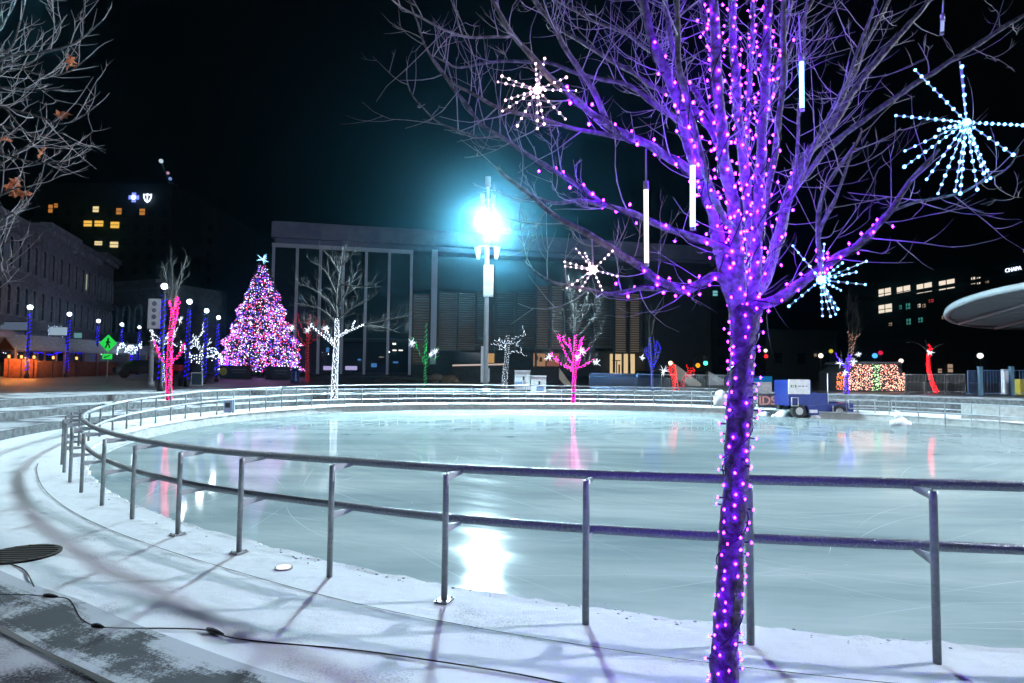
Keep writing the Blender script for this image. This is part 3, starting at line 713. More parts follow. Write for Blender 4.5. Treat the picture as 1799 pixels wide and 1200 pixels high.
lit_tree('magenta lit tree with a tall bare crown at the rink edge', 38.6, [(1007, 709), (1009, 660), (1010, 620), (1011, 588)],
         [[(1009, 645), (997, 630), (985, 600), (978, 590)], [(1010, 640), (1020, 625), (1035, 612)], [(1008, 650), (1000, 645), (993, 640)], [(1010, 650), (1030, 640), (1045, 630)], [(1010, 655), (1000, 648), (985, 640), (965, 622)], [(1010, 640), (1005, 615), (990, 598)], [(1010, 640), (1018, 620), (1022, 605)]],
         [[(1010, 590), (1008, 545), (1000, 500), (998, 485)], [(1011, 588), (1013, 540), (1020, 500), (1022, 485)], [(1010, 590), (995, 560), (975, 545), (970, 535)], [(1011, 595), (1030, 575), (1050, 545), (1060, 525)], [(1012, 580), (1032, 545), (1045, 530), (1050, 520)], [(978, 590), (970, 575), (972, 560)], [(1011, 580), (1005, 530), (992, 510)], [(1013, 560), (1030, 530), (1035, 505)], [(1035, 612), (1052, 590), (1060, 570)]],
         L_MAG, 'magenta', .15, .026, .026, 16, 2, .9, fine=5)
lit_tree('slender deep blue lit tree in front of the warm doorway', 44, [(1146, 700), (1145, 650), (1144, 620), (1142, 592)],
         [[(1145, 640), (1135, 625), (1132, 612)], [(1145, 640), (1152, 625), (1150, 605)], [(1145, 650), (1138, 630), (1140, 605)], [(1145, 645), (1155, 632), (1156, 620)], [(1145, 655), (1150, 640), (1153, 630)]], [[(1142, 592), (1140, 560), (1146, 540)], [(1143, 592), (1150, 565), (1152, 550)]], L_BLUE, 'deep blue', .12, .032, .03, 17, 1, .9)
lit_tree('red lit twin trunk below the pale stair wall', 46, [(1188, 690), (1185, 665), (1181, 640)],
         [[(1189, 688), (1179, 660), (1175, 648)], [(1187, 670), (1187, 655), (1184, 642)], [(1188, 690), (1190, 680), (1185, 665)]], [], emis('scarlet_led', (1, .010, .004), 12), 'scarlet', .26, .026, .035, 18)
lit_tree('bent red lit shrub looping over the pale stair wall', 47, [(1198, 688), (1200, 669), (1206, 658), (1214, 650)],
         [[(1200, 668), (1205, 660), (1212, 664), (1220, 655), (1220, 648), (1212, 646)], [(1205, 660), (1213, 656), (1218, 649)]], [], emis('scarlet_led2', (1, .015, .006), 5), 'scarlet looping', .16, .03, .035, 19)
lit_tree('tall thin tree with sparse amber lights behind the lit hut', 50, [(1494, 690), (1493, 640), (1494, 610), (1491, 582)],
         [[(1494, 640), (1500, 605), (1506, 588)], [(1494, 620), (1498, 600), (1497, 585)]], [[(1491, 582), (1488, 550), (1492, 520)], [(1503, 590), (1508, 560), (1504, 535)], [(1494, 600), (1498, 560), (1500, 530)]], L_WARM, 'amber', .14, .055, .03, 20, 2, 1.0)
lit_tree('violet lit tree in front of the lit hut', 40, [(1487, 697), (1487, 660), (1489, 628)], [[(1487, 650), (1480, 640), (1476, 636)], [(1488, 650), (1495, 642), (1500, 636)], [(1488, 640), (1492, 630), (1496, 625)]], [], L_VIOL, 'violet', .17, .03, .034, 21)
lit_tree('leaning red lit trunk with a few bare twigs on top', 42, [(1646, 692), (1637, 672), (1631, 650), (1630, 628), (1634, 613)], [[(1630, 630), (1633, 620), (1637, 612)]], [[(1632, 622), (1622, 608), (1605, 600), (1590, 602)], [(1634, 618), (1645, 608), (1660, 604)], [(1633, 620), (1628, 606), (1626, 596)]], L_RED, 'red', .15, .016, .034, 22)
lit_tree('drooping white lit tree behind the pink tree', 44, [(287, 655), (286, 620), (284, 605)], [[(284, 605), (272, 595), (262, 600)], [(285, 604), (278, 592), (268, 588)], [(285, 604), (295, 592), (308, 583), (312, 575)], [(286, 615), (275, 607), (266, 610)], [(286, 605), (300, 600), (310, 608)], [(286, 600), (300, 588), (306, 592)]], [], L_WHITE, 'white drooping', .13, .028, .036, 23)
lit_tree('small white lit tree standing among the purple lamp posts', 45, [(357, 660), (357, 640), (355, 622), (350, 612)], [[(350, 612), (342, 606), (335, 612)], [(352, 612), (345, 598), (355, 585), (360, 580)], [(354, 615), (365, 605), (372, 600)], [(350, 612), (338, 600), (332, 604)], [(357, 630), (370, 625), (376, 628)], [(352, 613), (348, 600), (340, 594)]], [], L_WHITE, 'white', .12, .035, .036, 24)
lit_tree('blue white lit tree beside the first market stall', 50, [(22, 668), (22, 640), (20, 615)], [[(20, 615), (8, 605), (0, 600)], [(21, 615), (27, 600), (28, 590)], [(20, 615), (12, 598), (5, 592)]], [], emis('icy_led', (.5, .62, 1), 2.5), 'blue white', .14, .045, .035, 25)
lit_tree('low white lit tree behind the market stalls', 60, [(106, 660), (106, 628), (104, 606)], [[(104, 606), (95, 600), (90, 592)], [(105, 606), (112, 598), (118, 590)], [(104, 610), (110, 600), (106, 588)]], [], L_WHITE, 'white', .14, .05, .035, 26)
R.seed(99)

L_STAR = emis('star_led', (.75, .86, 1), 2.6)
def small_star(px, py, rpx, D, label, led=L_STAR):
    c = P(px, py, D); r = rpx*D/F; mb = MB()
    for k in range(15):
        d = V((R.gauss(0, 1), R.gauss(0, .5), R.gauss(0, 1))).normalized()
        mb.tube([d*.03, d*r*R.uniform(.6, 1.15)], [.014, .005], 4, 0)
    mb.ball((0, 0, 0), r*.10, 0, 8, 5)
    tag(mb.build('star_light', led, None, c), label, 'star light', 'small star lights on the lit trees')
for a in [(541, 581, 9, 51, 'white star light in the middle of the dim red tree'), (723, 603, 10, 44, 'white star light on the outer arm tip of the green tree'), (766, 618, 9, 44, 'white star light on the short arm of the green tree'),
          (757, 622, 6, 44.5, 'small white star light near the fork of the green tree'), (572, 579, 8, 35, 'white star light beside the white lit trunk'), (1021, 617, 10, 38, 'large white star light in the magenta tree crown'),
          (1015, 629, 7, 38, 'white star light lower on the magenta trunk'), (965, 627, 9, 38, 'white star light on the far arm of the magenta tree, by the lit window'), (1048, 638, 9, 38, 'white star light low on the arm of the magenta tree, by the barriers'),
          (1166, 652, 10, 43, 'drooping white star light between the blue and red trees'), (1128, 628, 6, 43, 'white star light beside the blue tree'), (316, 563, 8, 43, 'white star light above the pink tree arm'),
          (513, 576, 8, 58, 'white star light beside the decorated fir'), (1476, 638, 8, 39.5, 'white star light on one arm of the violet tree'), (1500, 636, 8, 39.5, 'white star light on the other arm of the violet tree'),
          (1484, 655, 7, 39.5, 'white star light on the violet trunk'), (1508, 623, 6, 45, 'white star light above the lit hut roof'), (1634, 619, 7, 41, 'white star light on top of the leaning red trunk'),
          (1594, 292, 1, 300, None)]:
    if a[4]: small_star(*a)

# ------------------------------------------------------------------ the decorated fir
XD = 64; xb = on_ground(457, XD); xt = P(462, 462, XD)
xt_h = xt.z - xb.z
fir = thing('christmas_tree', 'tall fir covered in red, pink, blue and white lights with a star on top', 'christmas tree', xb)
mb = MB(); nl = MB(); axis = xt - xb
prof = [(0, .0), (.06, 3.75), (.12, 3.7), (.28, 3.2), (.45, 2.6), (.62, 1.95), (.78, 1.2), (.9, .62), (1.0, .22)]
def xr(t):
    for (a, ra), (b, rb) in zip(prof, prof[1:]):
        if a <= t <= b: return ra + (rb-ra)*(t-a)/(b-a)
    return .1
def xpt(t, ph, k): 
    r = xr(t)*k*(1+.07*sin(t*46)+.16*noise.noise(V((cos(ph)*2, sin(ph)*2, t*9))))
    return axis*t + V((cos(ph)*r, sin(ph)*r, 0))
for i in range(3000):
    t = .05+.95*(1-sqrt(R.random())); ph = R.uniform(0, 2*pi); k = R.uniform(.55, .95); c = xpt(t, ph, k)
    o = V((cos(ph), sin(ph), R.uniform(-.5, .1))).normalized(); s = o.cross(V((0, 0, 1))).normalized(); L = R.uniform(.3, .6)
    for q in range(2):
        a = s*R.uniform(-.2, .2); mb.add([c-o*.1, c+o*L*.5+a+V((0, 0, .09)), c+o*L+a*1.6, c+o*L*.5+a-V((0, 0, .09))], [(0, 1, 2, 3)])
mb.tube([(0, 0, 0), axis*.95], [.25, .03], 8, 0)
mb.build('crown', M_NEEDLE, fir)
tm = MB(); tm.tube([(0, 0, 0), axis*.1], .22, 10); tm.build('trunk', M_BARK, fir)
XL = [emis('fir_red', (1, .03, .10), 3.2, 'NONE'), emis('fir_pink', (1, .25, .62), 3.2, 'NONE'), emis('fir_blue', (.12, .10, 1), 3.2, 'NONE'), emis('fir_white', (.75, .85, 1), 4, 'NONE'), emis('fir_violet', (.5, .12, 1), 3.2, 'NONE')]
for i in range(7000):
    t = .045+.95*(1-sqrt(R.random())); ph = R.uniform(pi*.9, pi*2.1) if R.random() < .8 else R.uniform(0, 6.28); p = xpt(t, ph, R.uniform(.86, 1.09))
    if noise.noise(p*1.1+V((0, 3, 1))) < -.12 and R.random() < .45: continue
    q = noise.noise(p*.9+V((5, 0, 0))); w = R.random() + q*.5
    k = R.choices(range(5), (17+16*max(0, q), 20, 34-20*q if q < .5 else 12, 24, 16))[0] if t < .74 else R.choices(range(5), (8, 12, 38, 26, 16))[0]
    nl.octa(p, R.uniform(.030, .062), k)
s = nl.build('string_lights', XL, None, xb)
tag(s, 'red, pink, blue and white string lights covering the tall fir', 'string lights', kind='stuff')
mb = MB()
for k in range(16):
    d = V((R.gauss(0, 1), R.gauss(0, .5), R.gauss(0, 1))).normalized(); mb.tube([d*.05, d*R.uniform(.4, .7)], [.035, .015], 4, 0)
mb.ball((0, 0, 0), .13, 0)
tag(mb.build('tree_topper', emis('topper', (.3, .7, 1), 3), None, P(462, 456, XD)), 'ice blue burst star on the tip of the decorated fir', 'star light')

# ------------------------------------------------------------------ lamp posts wound in violet
def lamp_post(px, py, D, label, r=.2, pw=.095, e=260):
    top = P(px, py, D); b = V((top.x, top.y, gz(top.x, top.y))); H = top.z-b.z
    t = thing('street_lamp', label, 'street lamp', b, 'globe street lamps wound in violet lights')
    mb = MB(); mb.tube([(0, 0, 0), (0, 0, .25), (0, 0, .3), (0, 0, H-.25)], [.16, .15, pw, pw*.75], 8, 0); mb.build('post', M_DARK, t)
    mb = MB(); mb.ball((0, 0, H), r, 0, 10, 7); mb.build('globe', emis('street_globe', (.85, .92, 1), 7, 'NONE'), t)
    mb = MB(); mb.tube([(0, 0, H-.28), (0, 0, H-.16)], [.07, .13], 8, 0); mb.build('collar', M_DARK, t)
    ld = bpy.data.lights.new('globe', 'POINT'); ld.energy = e; ld.color = (.8, .9, 1); ld.shadow_soft_size = r*1.05
    lo = bpy.data.objects.new('globe_lamp', ld); COL.objects.link(lo); lo.location = (0, 0, H); lo.parent = t
    mb = MB()
    strand(mb, list(around([V((0, 0, .5)), V((0, 0, H-.45))], [pw, pw*.8], .055, .03, 1.3)), .027)
    tag(mb.build('string_lights', [L_BLUE, M_WIRE], None, b), ('violet string round the ' + label.replace('globe ', ''))[:200], 'string lights', 'violet strings on the lamp posts')
lamp_post(53, 540, 44, 'globe lamp post behind the first market stall', .17)
lamp_post(122, 552, 49, 'globe lamp post behind the second market stall', .16)
lamp_post(173, 564, 56, 'globe lamp post next to the green crossing sign', .16)
lamp_post(214, 570, 60, 'globe lamp post past the crossing sign, before the arched building', .15)
lamp_post(245, 575, 62, 'farthest globe lamp post, below the arched building', .14)
lamp_post(289, 503, 30, 'tallest looking globe lamp post carrying the white banner', .15)
lamp_post(333, 530, 37, 'globe lamp post right after the pink tree', .15)
lamp_post(363, 546, 42, 'globe lamp post behind the framed notice board', .15)
lamp_post(384, 558, 47.5, 'globe lamp post closest to the decorated fir', .15)
mb = MB(); c = P(271, 551, 30); mb.box((0, 0, 0), (.60, .03, 1.45), 0)
for k in range(4): mb.tube([(0, -.02, .48-.32*k), (0, -.03, .48-.32*k)], .12-.01*(k % 2), 8, 1)
mb.box((.15, 0, .74), (.9, .04, .04), 2); mb.box((.15, 0, -.74), (.9, .04, .04), 2)
tag(mb.build('banner', [M_WHITE, mat('grey_print', (.16, .17, .22), .7), M_DARK], None, c), 'white banner with four dark round prints on a lamp post', 'banner')

# ------------------------------------------------------------------ generic building bits
def bplane(pxa, Da, pxb, Db):
    a = P(pxa, 660, Da); b = P(pxb, 660, Db); a.z = b.z = 0; u = (b-a); L = u.length; u.normalize(); n = V((u.y, -u.x, 0))   # n points at the camera side
    if n.dot(CAM-a) < 0: n = -n
    def uz(px, py):
        r = ray(px, py); s = (a-CAM).dot(n)/r.dot(n); p = CAM+r*s; return (p-a).dot(u), p.z
    M = Matrix((( u.x, -n.x, 0, a.x), (u.y, -n.y, 0, a.y), (0, 0, 1, 0), (0, 0, 0, 1)))
    return uz, M, L
def rect(mb, uz, x0, y0, x1, y1, d0, d1, m=0, same=True):
    """box on the facade covering pixels x0..x1, y0..y1; d0..d1 = depth range behind (+) or in front (-) of the facade"""
    xm, ym = (x0+x1)/2, (y0+y1)/2
    u0 = uz(x0, ym)[0]; u1 = uz(x1, ym)[0]; z1 = uz(xm, y0)[1]; z0 = uz(xm, y1)[1]
    mb.box(((u0+u1)/2, (d0+d1)/2, (z0+z1)/2), (abs(u1-u0), abs(d1-d0), abs(z1-z0)), m)
def place(o, M): o.matrix_world = M; return o

# museum
uz, MM, L = bplane(475, 80, 1250, 93)
mus = thing('museum', 'long low museum with a huge flat canopy roof, glass hall and louvred walls', 'museum'); mus.matrix_world = MM
zt = uz(475, 391)[1]; zb = uz(475, 418)[1]; zg = uz(475, 432)[1]; zf = 1.3
mb = MB(); mb.box((L/2+.3, 14.0, (zt+zb)/2), (L+1.2, 29.6, zt-zb), 0); mb.box((L/2+.3, 14.2, zt+.1), (L+.8, 29, .2), 0); mb.build('canopy_roof', M_ROOFP, mus)
mb = MB(); mb.box((L/2+.3, 14.2, zb-.35), (L+.4, 28.6, .7), 0); mb.build('soffit', mat('soffit_panel', (.12, .13, .24), .7), mus)
mull = [478, 520, 561, 601.5, 642, 682.5, 721.5]
gl = MB()
for a, b in zip(mull, mull[1:]):
    mb = MB(); rect(mb, uz, a+2.5, 434, b-2.5, 594, .02, .06); mb.build('glass_pane', M_GLASSD, mus)
gm, gn, gk = _m('clear_dark_glass'); bs = gn['Principled BSDF']; bs.inputs['Base Color'].default_value = (.02, .03, .05, 1); bs.inputs['Roughness'].default_value = .03; bs.inputs['Alpha'].default_value = .35
for a, b in zip(mull, mull[1:]):
    mb = MB(); rect(mb, uz, a+2.5, 597, b-2.5, 654, .02, .06); mb.build('glass_pane', gm, mus)
for x in mull:
    mb = MB(); u0 = uz(x, 540)[0]; mb.box((u0, 0, (zg+zf)/2), (.34, .5, zg-zf), 0); mb.build('mullion', mat('aluminium', (.46, .52, .64), .45, .2), mus)
u0, u1 = uz(478, 540)[0], uz(721.5, 540)[0]
mb = MB(); mb.box(((u0+u1)/2, 0, zg+.12), (u1-u0+.4, .55, .5), 0); mb.build('top_beam', MATS['aluminium'], mus)
zm = uz(600, 596)[1]; mb = MB(); mb.box(((u0+u1)/2, .3, zm), (u1-u0-.4, .5, .22), 0); mb.build('transom', M_DARK, mus)
mb = MB(); mb.box(((u0+u1)/2, 9, (zf+zm)/2), (u1-u0, .3, zm-zf), 0); mb.box(((u0+u1)/2, 5, zm+.2), (u1-u0, 8, .2), 0); mb.box(((u0+u1)/2, 5, zf-.1), (u1-u0, 8, .2), 0); mb.build('hall_interior', mat('hall_wall', (.05, .06, .10), .7), mus)
mb = MB(); mb.box(((u0+u1)/2, -.35, .9), (u1-u0+1, .7, 1.4), 0); mb.build('plinth', M_CONCD, mus)
scr = emis('screen', (.62, .55, 1), 1.5); spot = emis('spot', (1, .96, .9), 4); bl = emis('blue_screen', (.12, .4, 1), .9)
for x0, y0, x1, y1, m in ((567, 643, 582, 650, scr), (606, 643, 627, 650, scr), (691, 635, 700, 638, bl), (652, 638, 662, 645, bl), (628, 630, 634, 633, bl), (690, 602, 696, 605, spot), (690, 614, 697, 616, spot), (701, 614, 708, 616, spot), (682, 617, 685, 619, spot), (666, 626, 674, 628, emis('dim_spot', (.8, .8, .7), .5)), (572, 610, 577, 618, bl)):
    mb = MB(); rect(mb, uz, x0, y0, x1, y1, 1.0, 1.12); mb.build('display', m, mus)
# louvred walls
def rw(name, x0, y0, x1, y1, d0, d1, m):
    mb = MB(); rect(mb, uz, x0, y0, x1, y1, d0, d1); return mb.build(name, m, mus)
rw('upper_wall', 724, 428, 1128, 512, 3.0, 3.4, mat('upper_wall', (.014, .017, .022), .7))
for i, (x0, x1, y0, y1, g) in enumerate(((727, 753, 515, 640, 1), (772, 803, 512, 615, 1), (806, 835, 512, 615, 1), (838, 862, 512, 615, .4), (866, 905, 512, 615, .4), (908, 940, 512, 612, .4), (944, 965, 500, 612, 1.6), (970, 990, 500, 612, 1.6), (994, 1040, 500, 612, .3), (1044, 1076, 500, 612, .3), (1082, 1103, 514, 618, 2.4), (1108, 1127, 514, 618, 2.4))):
    mb = MB(); ua, za = uz(x0, (y0+y1)/2)[0], uz((x0+x1)/2, y0)[1]; ub, zc = uz(x1, (y0+y1)/2)[0], uz((x0+x1)/2, y1)[1]
    n = 26
    for k in range(n):
        z = zc+(za-zc)*(k+.5)/n; mb.box(((ua+ub)/2, .3, z), (ub-ua, .34, (za-zc)/n*.5), 0)
    mb.box((ua-.12, .3, (za+zc)/2), (.2, .5, za-zc), 0); mb.box((ub+.12, .3, (za+zc)/2), (.2, .5, za-zc), 0)
    mb.build('louvre_panel', M_LOUV, mus)
    mb = MB(); mb.box(((ua+ub)/2, .9, (za+zc)/2), (ub-ua, .1, za-zc), 0); mb.build('window', emis('louvre_glow_%d' % int(g*10), (.95, .78, .58), .05*g), mus)
rw('column', 757, 440, 767, 640, -.5, .3, MATS['aluminium'])
for x in (871, 942, 992, 1042, 1079, 1105.5): rw('column', x-1.6, 470, x+1.6, 655, -.1, .15, M_DARK)
rw('end_wall', 1130, 462, 1246, 652, -.5, 8, mat('end_wall', (.022, .022, .026), .8, 0, (.03, .03, .036), .8))
rw('lower_wall', 724, 640, 798, 660, .2, .6, M_CONCD); rw('back_wall', 724, 612, 1130, 660, 3.2, 3.5, M_CONCD)
warm = emis('warm_room', (1, .72, .38), .75)
for x0, y0, x1, y1, m in ((1083, 621, 1103, 656, warm), (1108, 621, 1127, 656, warm), (945, 620, 966, 643, emis('shop_window', (1, .55, .30), .32)), (969, 620, 991, 643, emis('shop_window2', (1, .36, .22), .22)), (862, 620, 874, 637, emis('amber_window', (1, .55, .18), .5)), (800, 618, 858, 637, M_GLASSD)):
    rw('window', x0, y0, x1, y1, 2.4, 2.6, m)
for x0, y0, x1, y1 in ((1086, 632, 1100, 633.5), (1093, 632, 1094, 656), (1114, 636, 1118, 656), (1097, 640, 1099, 656)): rw('door_frame', x0, y0, x1, y1, 2.1, 2.3, M_BLACK)
for k in range(6): rw('exhibit', 948+7*k, 624+3*(k % 3), 952+7*k, 632+3*(k % 2), 2.0, 2.3, [M_RED, M_WOOD, MATS['amber_window']][k % 3])

# low walls, ledge and ramps in front of the museum
def block(name, px0, px1, py0, D, depth, label, cat, m, zbase=None):
    a = P(px0, py0, D); b = P(px1, py0, D); z0 = gz((a.x+b.x)/2, a.y)-.05 if zbase is None else zbase; mb = MB(); top = (a.z+b.z)/2
    cx = (a.x+b.x)/2; mb.box((0, depth/2, (top-z0)/2), (b.x-a.x, depth, top-z0), 0); mb.box((0, depth/2, top-z0+.03), (b.x-a.x+.12, depth+.12, .08), 0)
    return tag(mb.build(name, m, None, (cx, D, z0)), label, cat)
block('garden_wall', 797, 985, 647, 62, .6, 'dark concrete wall below the museum louvres', 'wall', M_CONCD)
block('planter', 660, 795, 668, 55, 2.0, 'low dark planter wall in front of the glass hall', 'planter', M_CONCD)
c = P(838, 641, 61.5)
hr = thing('handrail', 'pale handrail lit along the wall top by the museum', 'handrail', c); mb = MB(); a, b = P(795, 642, 61.5)-c, P(890, 640, 61.5)-c
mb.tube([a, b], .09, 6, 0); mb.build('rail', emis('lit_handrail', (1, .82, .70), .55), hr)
for k in range(8):
    mb = MB(); q = a.lerp(b, k/7); mb.tube([q, q-V((0, 0, .8))], .04, 5, 0); mb.build('post', M_DARK, hr)
c = P(790, 660, 55.5); mb = MB()
mb.ball((0, 0, 0), .9, 0, 9, 6, .8); mb.ball((-1.2, .2, .1), .8, 0, 9, 6, .9); mb.ball((-2.4, .3, -.1), .7, 0, 8, 5, .8); mb.ball((.5, -.3, -.3), .5, 0, 8, 5, 1.4)
tag(mb.build('boulder', mat('tan_rock', (.10, .075, .05), .9, 0, (.17, .13, .09), 2, .6, 6), None, c-V((0, 0, .6))), 'tan rock pile lit warmly beside the planter', 'boulder')
def stringer(p0, p1, D, th, label, m):
    a, b = P(*p0, D), P(*p1, D); mb = MB(); mb.prism([a, b, b-V((0, 0, th)), V((a.x, a.y, a.z-th*1.5))], V((.0, .9, 0)), 0); mb2 = a
    o = mb.build('stair_wall', m, None); o.data.transform(Matrix.Translation(-a)); o.location = a
    tag(o, label, 'stair wall')
sw = mat('cream_stair_wall', (.55, .50, .38), .7)
stringer((1187, 640), (1232, 674), 56, .8, 'cream sloping stair wall behind the red lit trunks', sw)
stringer((1245, 652), (1272, 668), 58, 1.0, 'grey sloping stair wall next to the dark end wall', M_CONC)
stringer((983, 647), (1004, 676), 52, .6, 'cream sloping stair wall behind the magenta tree', sw)
mb = MB(); 
for (x, y, w, h, D, lab) in ((918, 652, 27, 38, 42, 'taller white utility box with a dark handle, beside the white lit tree'), (946, 661, 27, 29, 42, 'shorter white utility box with a dark handle, nearer the magenta tree')):
    a = on_ground(x, D); top = P(x, y, D); wd = w*D/F; hh = top.z-a.z; t = thing('utility_box', lab, 'utility box', a, 'white boxes behind the railing')
    mb = MB(); mb.box((0, .5, hh/2), (wd, 1.0, hh), 0); mb.box((0, .5, hh+.02), (wd+.06, 1.06, .05), 0); mb.build('body', M_WHITE, t)
    mb = MB(); mb.box((.06, -.02, hh*.62), (.12, .05, .24), 0); mb.build('handle', M_BLACK, t)
    mb = MB(); mb.box((-.25 if w == 27 and h == 38 else .1, -.012, hh*.3), (.45, .02, .35), 0); mb.build('vent', mat('blue_grey_vent', (.2, .28, .45), .6), t)

# crowd barriers
def barrier(a, b, h, label, m=M_STEEL, group='crowd control barriers behind the rink', bars=14):
    t = thing('crowd_barrier', label, 'barrier', a, group); d = b-a; mb = MB()
    mb.tube([V((0, 0, .15)), V((0, 0, h)), d+V((0, 0, h)), d+V((0, 0, .15)), V((0, 0, .15))], .024, 6, 0); mb.build('frame', m, t)
    mb = MB()
    for k in range(1, bars): mb.tube([d*(k/bars)+V((0, 0, .15)), d*(k/bars)+V((0, 0, h))], .011, 4, 0)
    mb.build('bar_grille', m, t)
    for q in (.06, .94):
        mb = MB(); e = d.normalized().cross(V((0, 0, 1))); mb.tube([d*q+e*.28, d*q+V((0, 0, .16)), d*q-e*.28], .02, 5, 0); mb.build('foot', m, t)
ords = ['first', 'second', 'third', 'fourth', 'fifth', 'sixth', 'seventh']
M_BLUEST = mat('blue_tinted_steel', (.14, .22, .42), .45, .5)
xs = [1034, 1076, 1118, 1160, 1202, 1244, 1286]
for k in range(6):
    barrier(on_ground(xs[k]+2, 43.2), on_ground(xs[k+1]-1, 43.2+.15*k), 1.12, f'{ords[k]} steel crowd barrier along the row from the magenta tree', M_BLUEST if k < 3 else M_STEEL)
xs = [1588, 1624, 1660, 1696]
for k in range(3): barrier(on_ground(xs[k]+2, 40), on_ground(xs[k+1]-1, 40), 1.25, f'{ords[k]} steel barrier of the short row by the leaning red trunk')
xs = [1698, 1722, 1777, 1840]
for k in range(3):
    barrier(on_ground(xs[k]+2, 37.5), on_ground(xs[k+1]-1, 37.5), 1.5, f'{ords[k]} tall fence panel below the stage canopy', M_BLUEST, 'tall fence panels below the stage canopy', 10)
for x, m, lab in ((1722, M_BLUEST, 'pale blue square fence post under the canopy tip'), (1777, M_BLUEST, 'pale blue square fence post beside the yellow crate')):
    a = on_ground(x, 37.4); mb = MB(); mb.box((0, 0, .85), (.22, .16, 1.7), 0); mb.box((0, 0, 1.72), (.26, .2, .05), 0); tag(mb.build('fence_post', mat('pale_blue_post', (.08, .16, .22), .5), None, a), lab, 'fence post')
a = on_ground(1795, 38.5); mb = MB(); mb.box((0, 0, .55), (.7, .6, .7), 0); mb.box((0, 0, .93), (.76, .66, .08), 0); mb.box((0, -.31, .55), (.5, .03, .08), 0); mb.box((0, 0, .1), (.66, .56, .2), 0)
tag(mb.build('crate', M_YELLOW, None, a), 'yellow crate behind the tall fence panels', 'crate')
a = on_ground(1768, 39.5); mb = MB(); mb.box((0, 0, .8), (.5, .25, 1.5), 0); mb.box((0, -.13, .9), (.4, .02, 1.0), 0); mb.box((0, 0, .03), (.6, .4, .06), 0); tag(mb.build('sign_board', M_WHITE, None, a), 'white upright board behind the fence panels', 'board')

# ------------------------------------------------------------------ right hand edge of the rink
def seg_rail(name, pxs, zt_, zb_, D, label, loop=True):
    a = P(pxs[0], 700, D(pxs[0])); t = thing(name, label, 'railing', (a.x, a.y, 0)); O = t.location.copy(); pts = []
    n = 24
    for k in range(n+1):
        x = pxs[0]+(pxs[-1]-pxs[0])*k/n; p = P(x, 700, D(x)); pts.append(V((p.x, p.y, 0))-O)
    mb = MB(); path = [p+V((0, 0, zt_)) for p in pts]
    if loop: path = [pts[0]+V((0, 0, zb_))] + path
    mb.tube(path, .03, 8, 0); mb.build('top_rail', M_FROST, t)
    mb = MB(); mb.tube([p+V((0, 0, zb_)) for p in pts], .03, 8, 0); mb.build('lower_rail', M_FROST, t)
    for x in pxs:
        p = P(x, 700, D(x)); q = V((p.x, p.y, 0))-O; mb = MB(); mb.tube([q+V((.0, .2, ZI)), q+V((0, .2, zt_-.04)), q+V((0, 0, zt_))], .022, 7, 0); mb.build('post', M_STEEL, t)
seg_rail('rink_railing', [1566, 1578, 1618, 1665, 1712, 1762, 1815, 1880], .66, .22, lambda x: 29.6-(x-1566)*.022, 'pale two-bar railing with a closed end on the stage side of the ice')
seg_rail('rink_railing', [1491, 1511, 1541], .66, .22, lambda x: 31.0, 'short gate of pale railing beside the blue ice machine')
mb = MB(); pts = [P(1688, 708, 27.6), P(1720, 708, 26.9), P(1760, 708, 26.2), P(1810, 708, 25.4), P(1900, 708, 24.2)]
for i in range(len(pts)-1):
    a, b = pts[i], pts[i+1]; d = (b-a).normalized(); nn = V((-d.y, d.x, 0))*.5; mb.prism([V((a.x, a.y, ZI)), V((b.x, b.y, ZI)), V((b.x, b.y, .62)), V((a.x, a.y, .62))], nn, 0)
tag(mb.build('retaining_wall', M_CONC), 'pale curved concrete wall behind the railing below the stage', 'wall')
# snow bank at the machine gate
mb = MB()
for i in range(150):
    x = R.uniform(1322, 1485); p = G(x, R.uniform(716, 731)+(x-1322)*.035, ZI); s = R.uniform(.12, .42)*(1.2 if x < 1440 else .7)
    mb.ball(p+V((0, .3, -.05)), s, 0, 7, 5, R.uniform(.4, .8))
tag(mb.build('snow_bank', SNOW), 'ridge of scraped snow below the ice machine', 'snow', kind='stuff')
c = G(1583, 748, ZI); mb = MB(); mb.ball((0, 0, .16), .26, 0, 9, 6, .9); mb.ball((-.08, .05, .42), .17, 0, 9, 6, 1.25); mb.ball((.26, 0, .1), .2, 0, 8, 5, .7); mb.ball((-.24, .1, .1), .18, 0, 8, 5, .8)
tag(mb.build('snow_lump', SNOW, None, c), 'small heaped lump of snow under the railing end', 'snow lump')

# ice resurfacer
ZD = 33.0; zc = at_px(1428, ZD, ZI+.05)
z = thing('ice_resurfacer', 'blue ice resurfacing machine with a white sign panel parked at the gate', 'ice resurfacer', zc)
q = lambda px, py: (px-1428)*ZD/F
zy = lambda py: P(1428, py, ZD).z - zc.z
def zbox(name, x0, y0, x1, y1, d0, d1, m, par=z):
    mb = MB(); xa, xb, za, zb_ = q(x0, 0), q(x1, 0), zy(y1), zy(y0); b_ = .04
    mb.prism([(xa, d0, za), (xb, d0, za), (xb, d0, zb_-b_), (xb-b_, d0, zb_), (xa+b_, d0, zb_), (xa, d0, zb_-b_)], (0, d1-d0, 0), 0); return mb.build(name, m, par)
tank = zbox('snow_tank', 1373, 668, 1412, 712, -.85, .85, M_BLUE)
sg = zbox('sign_panel', 1372.5, 667, 1409, 692, -.93, -.87, M_WHITE, tank)
pr = MB()
for x, w, m in ((1377.5, 2.2, 0), (1380.5, 1.2, 1), (1384.5, 2.4, 0), (1391, 5, 2), (1397, 4, 2), (1403, 3, 2)): pr.box((q(x, 0), -.945, zy(678.5)), (w*ZD/F, .012, .13 if m < 2 else .05), m)
pr.build('printing', [mat('green_print', (.08, .2, .05), .6), mat('gold_print', (.5, .4, .08), .6), mat('violet_print', (.2, .18, .3), .6)], tank)
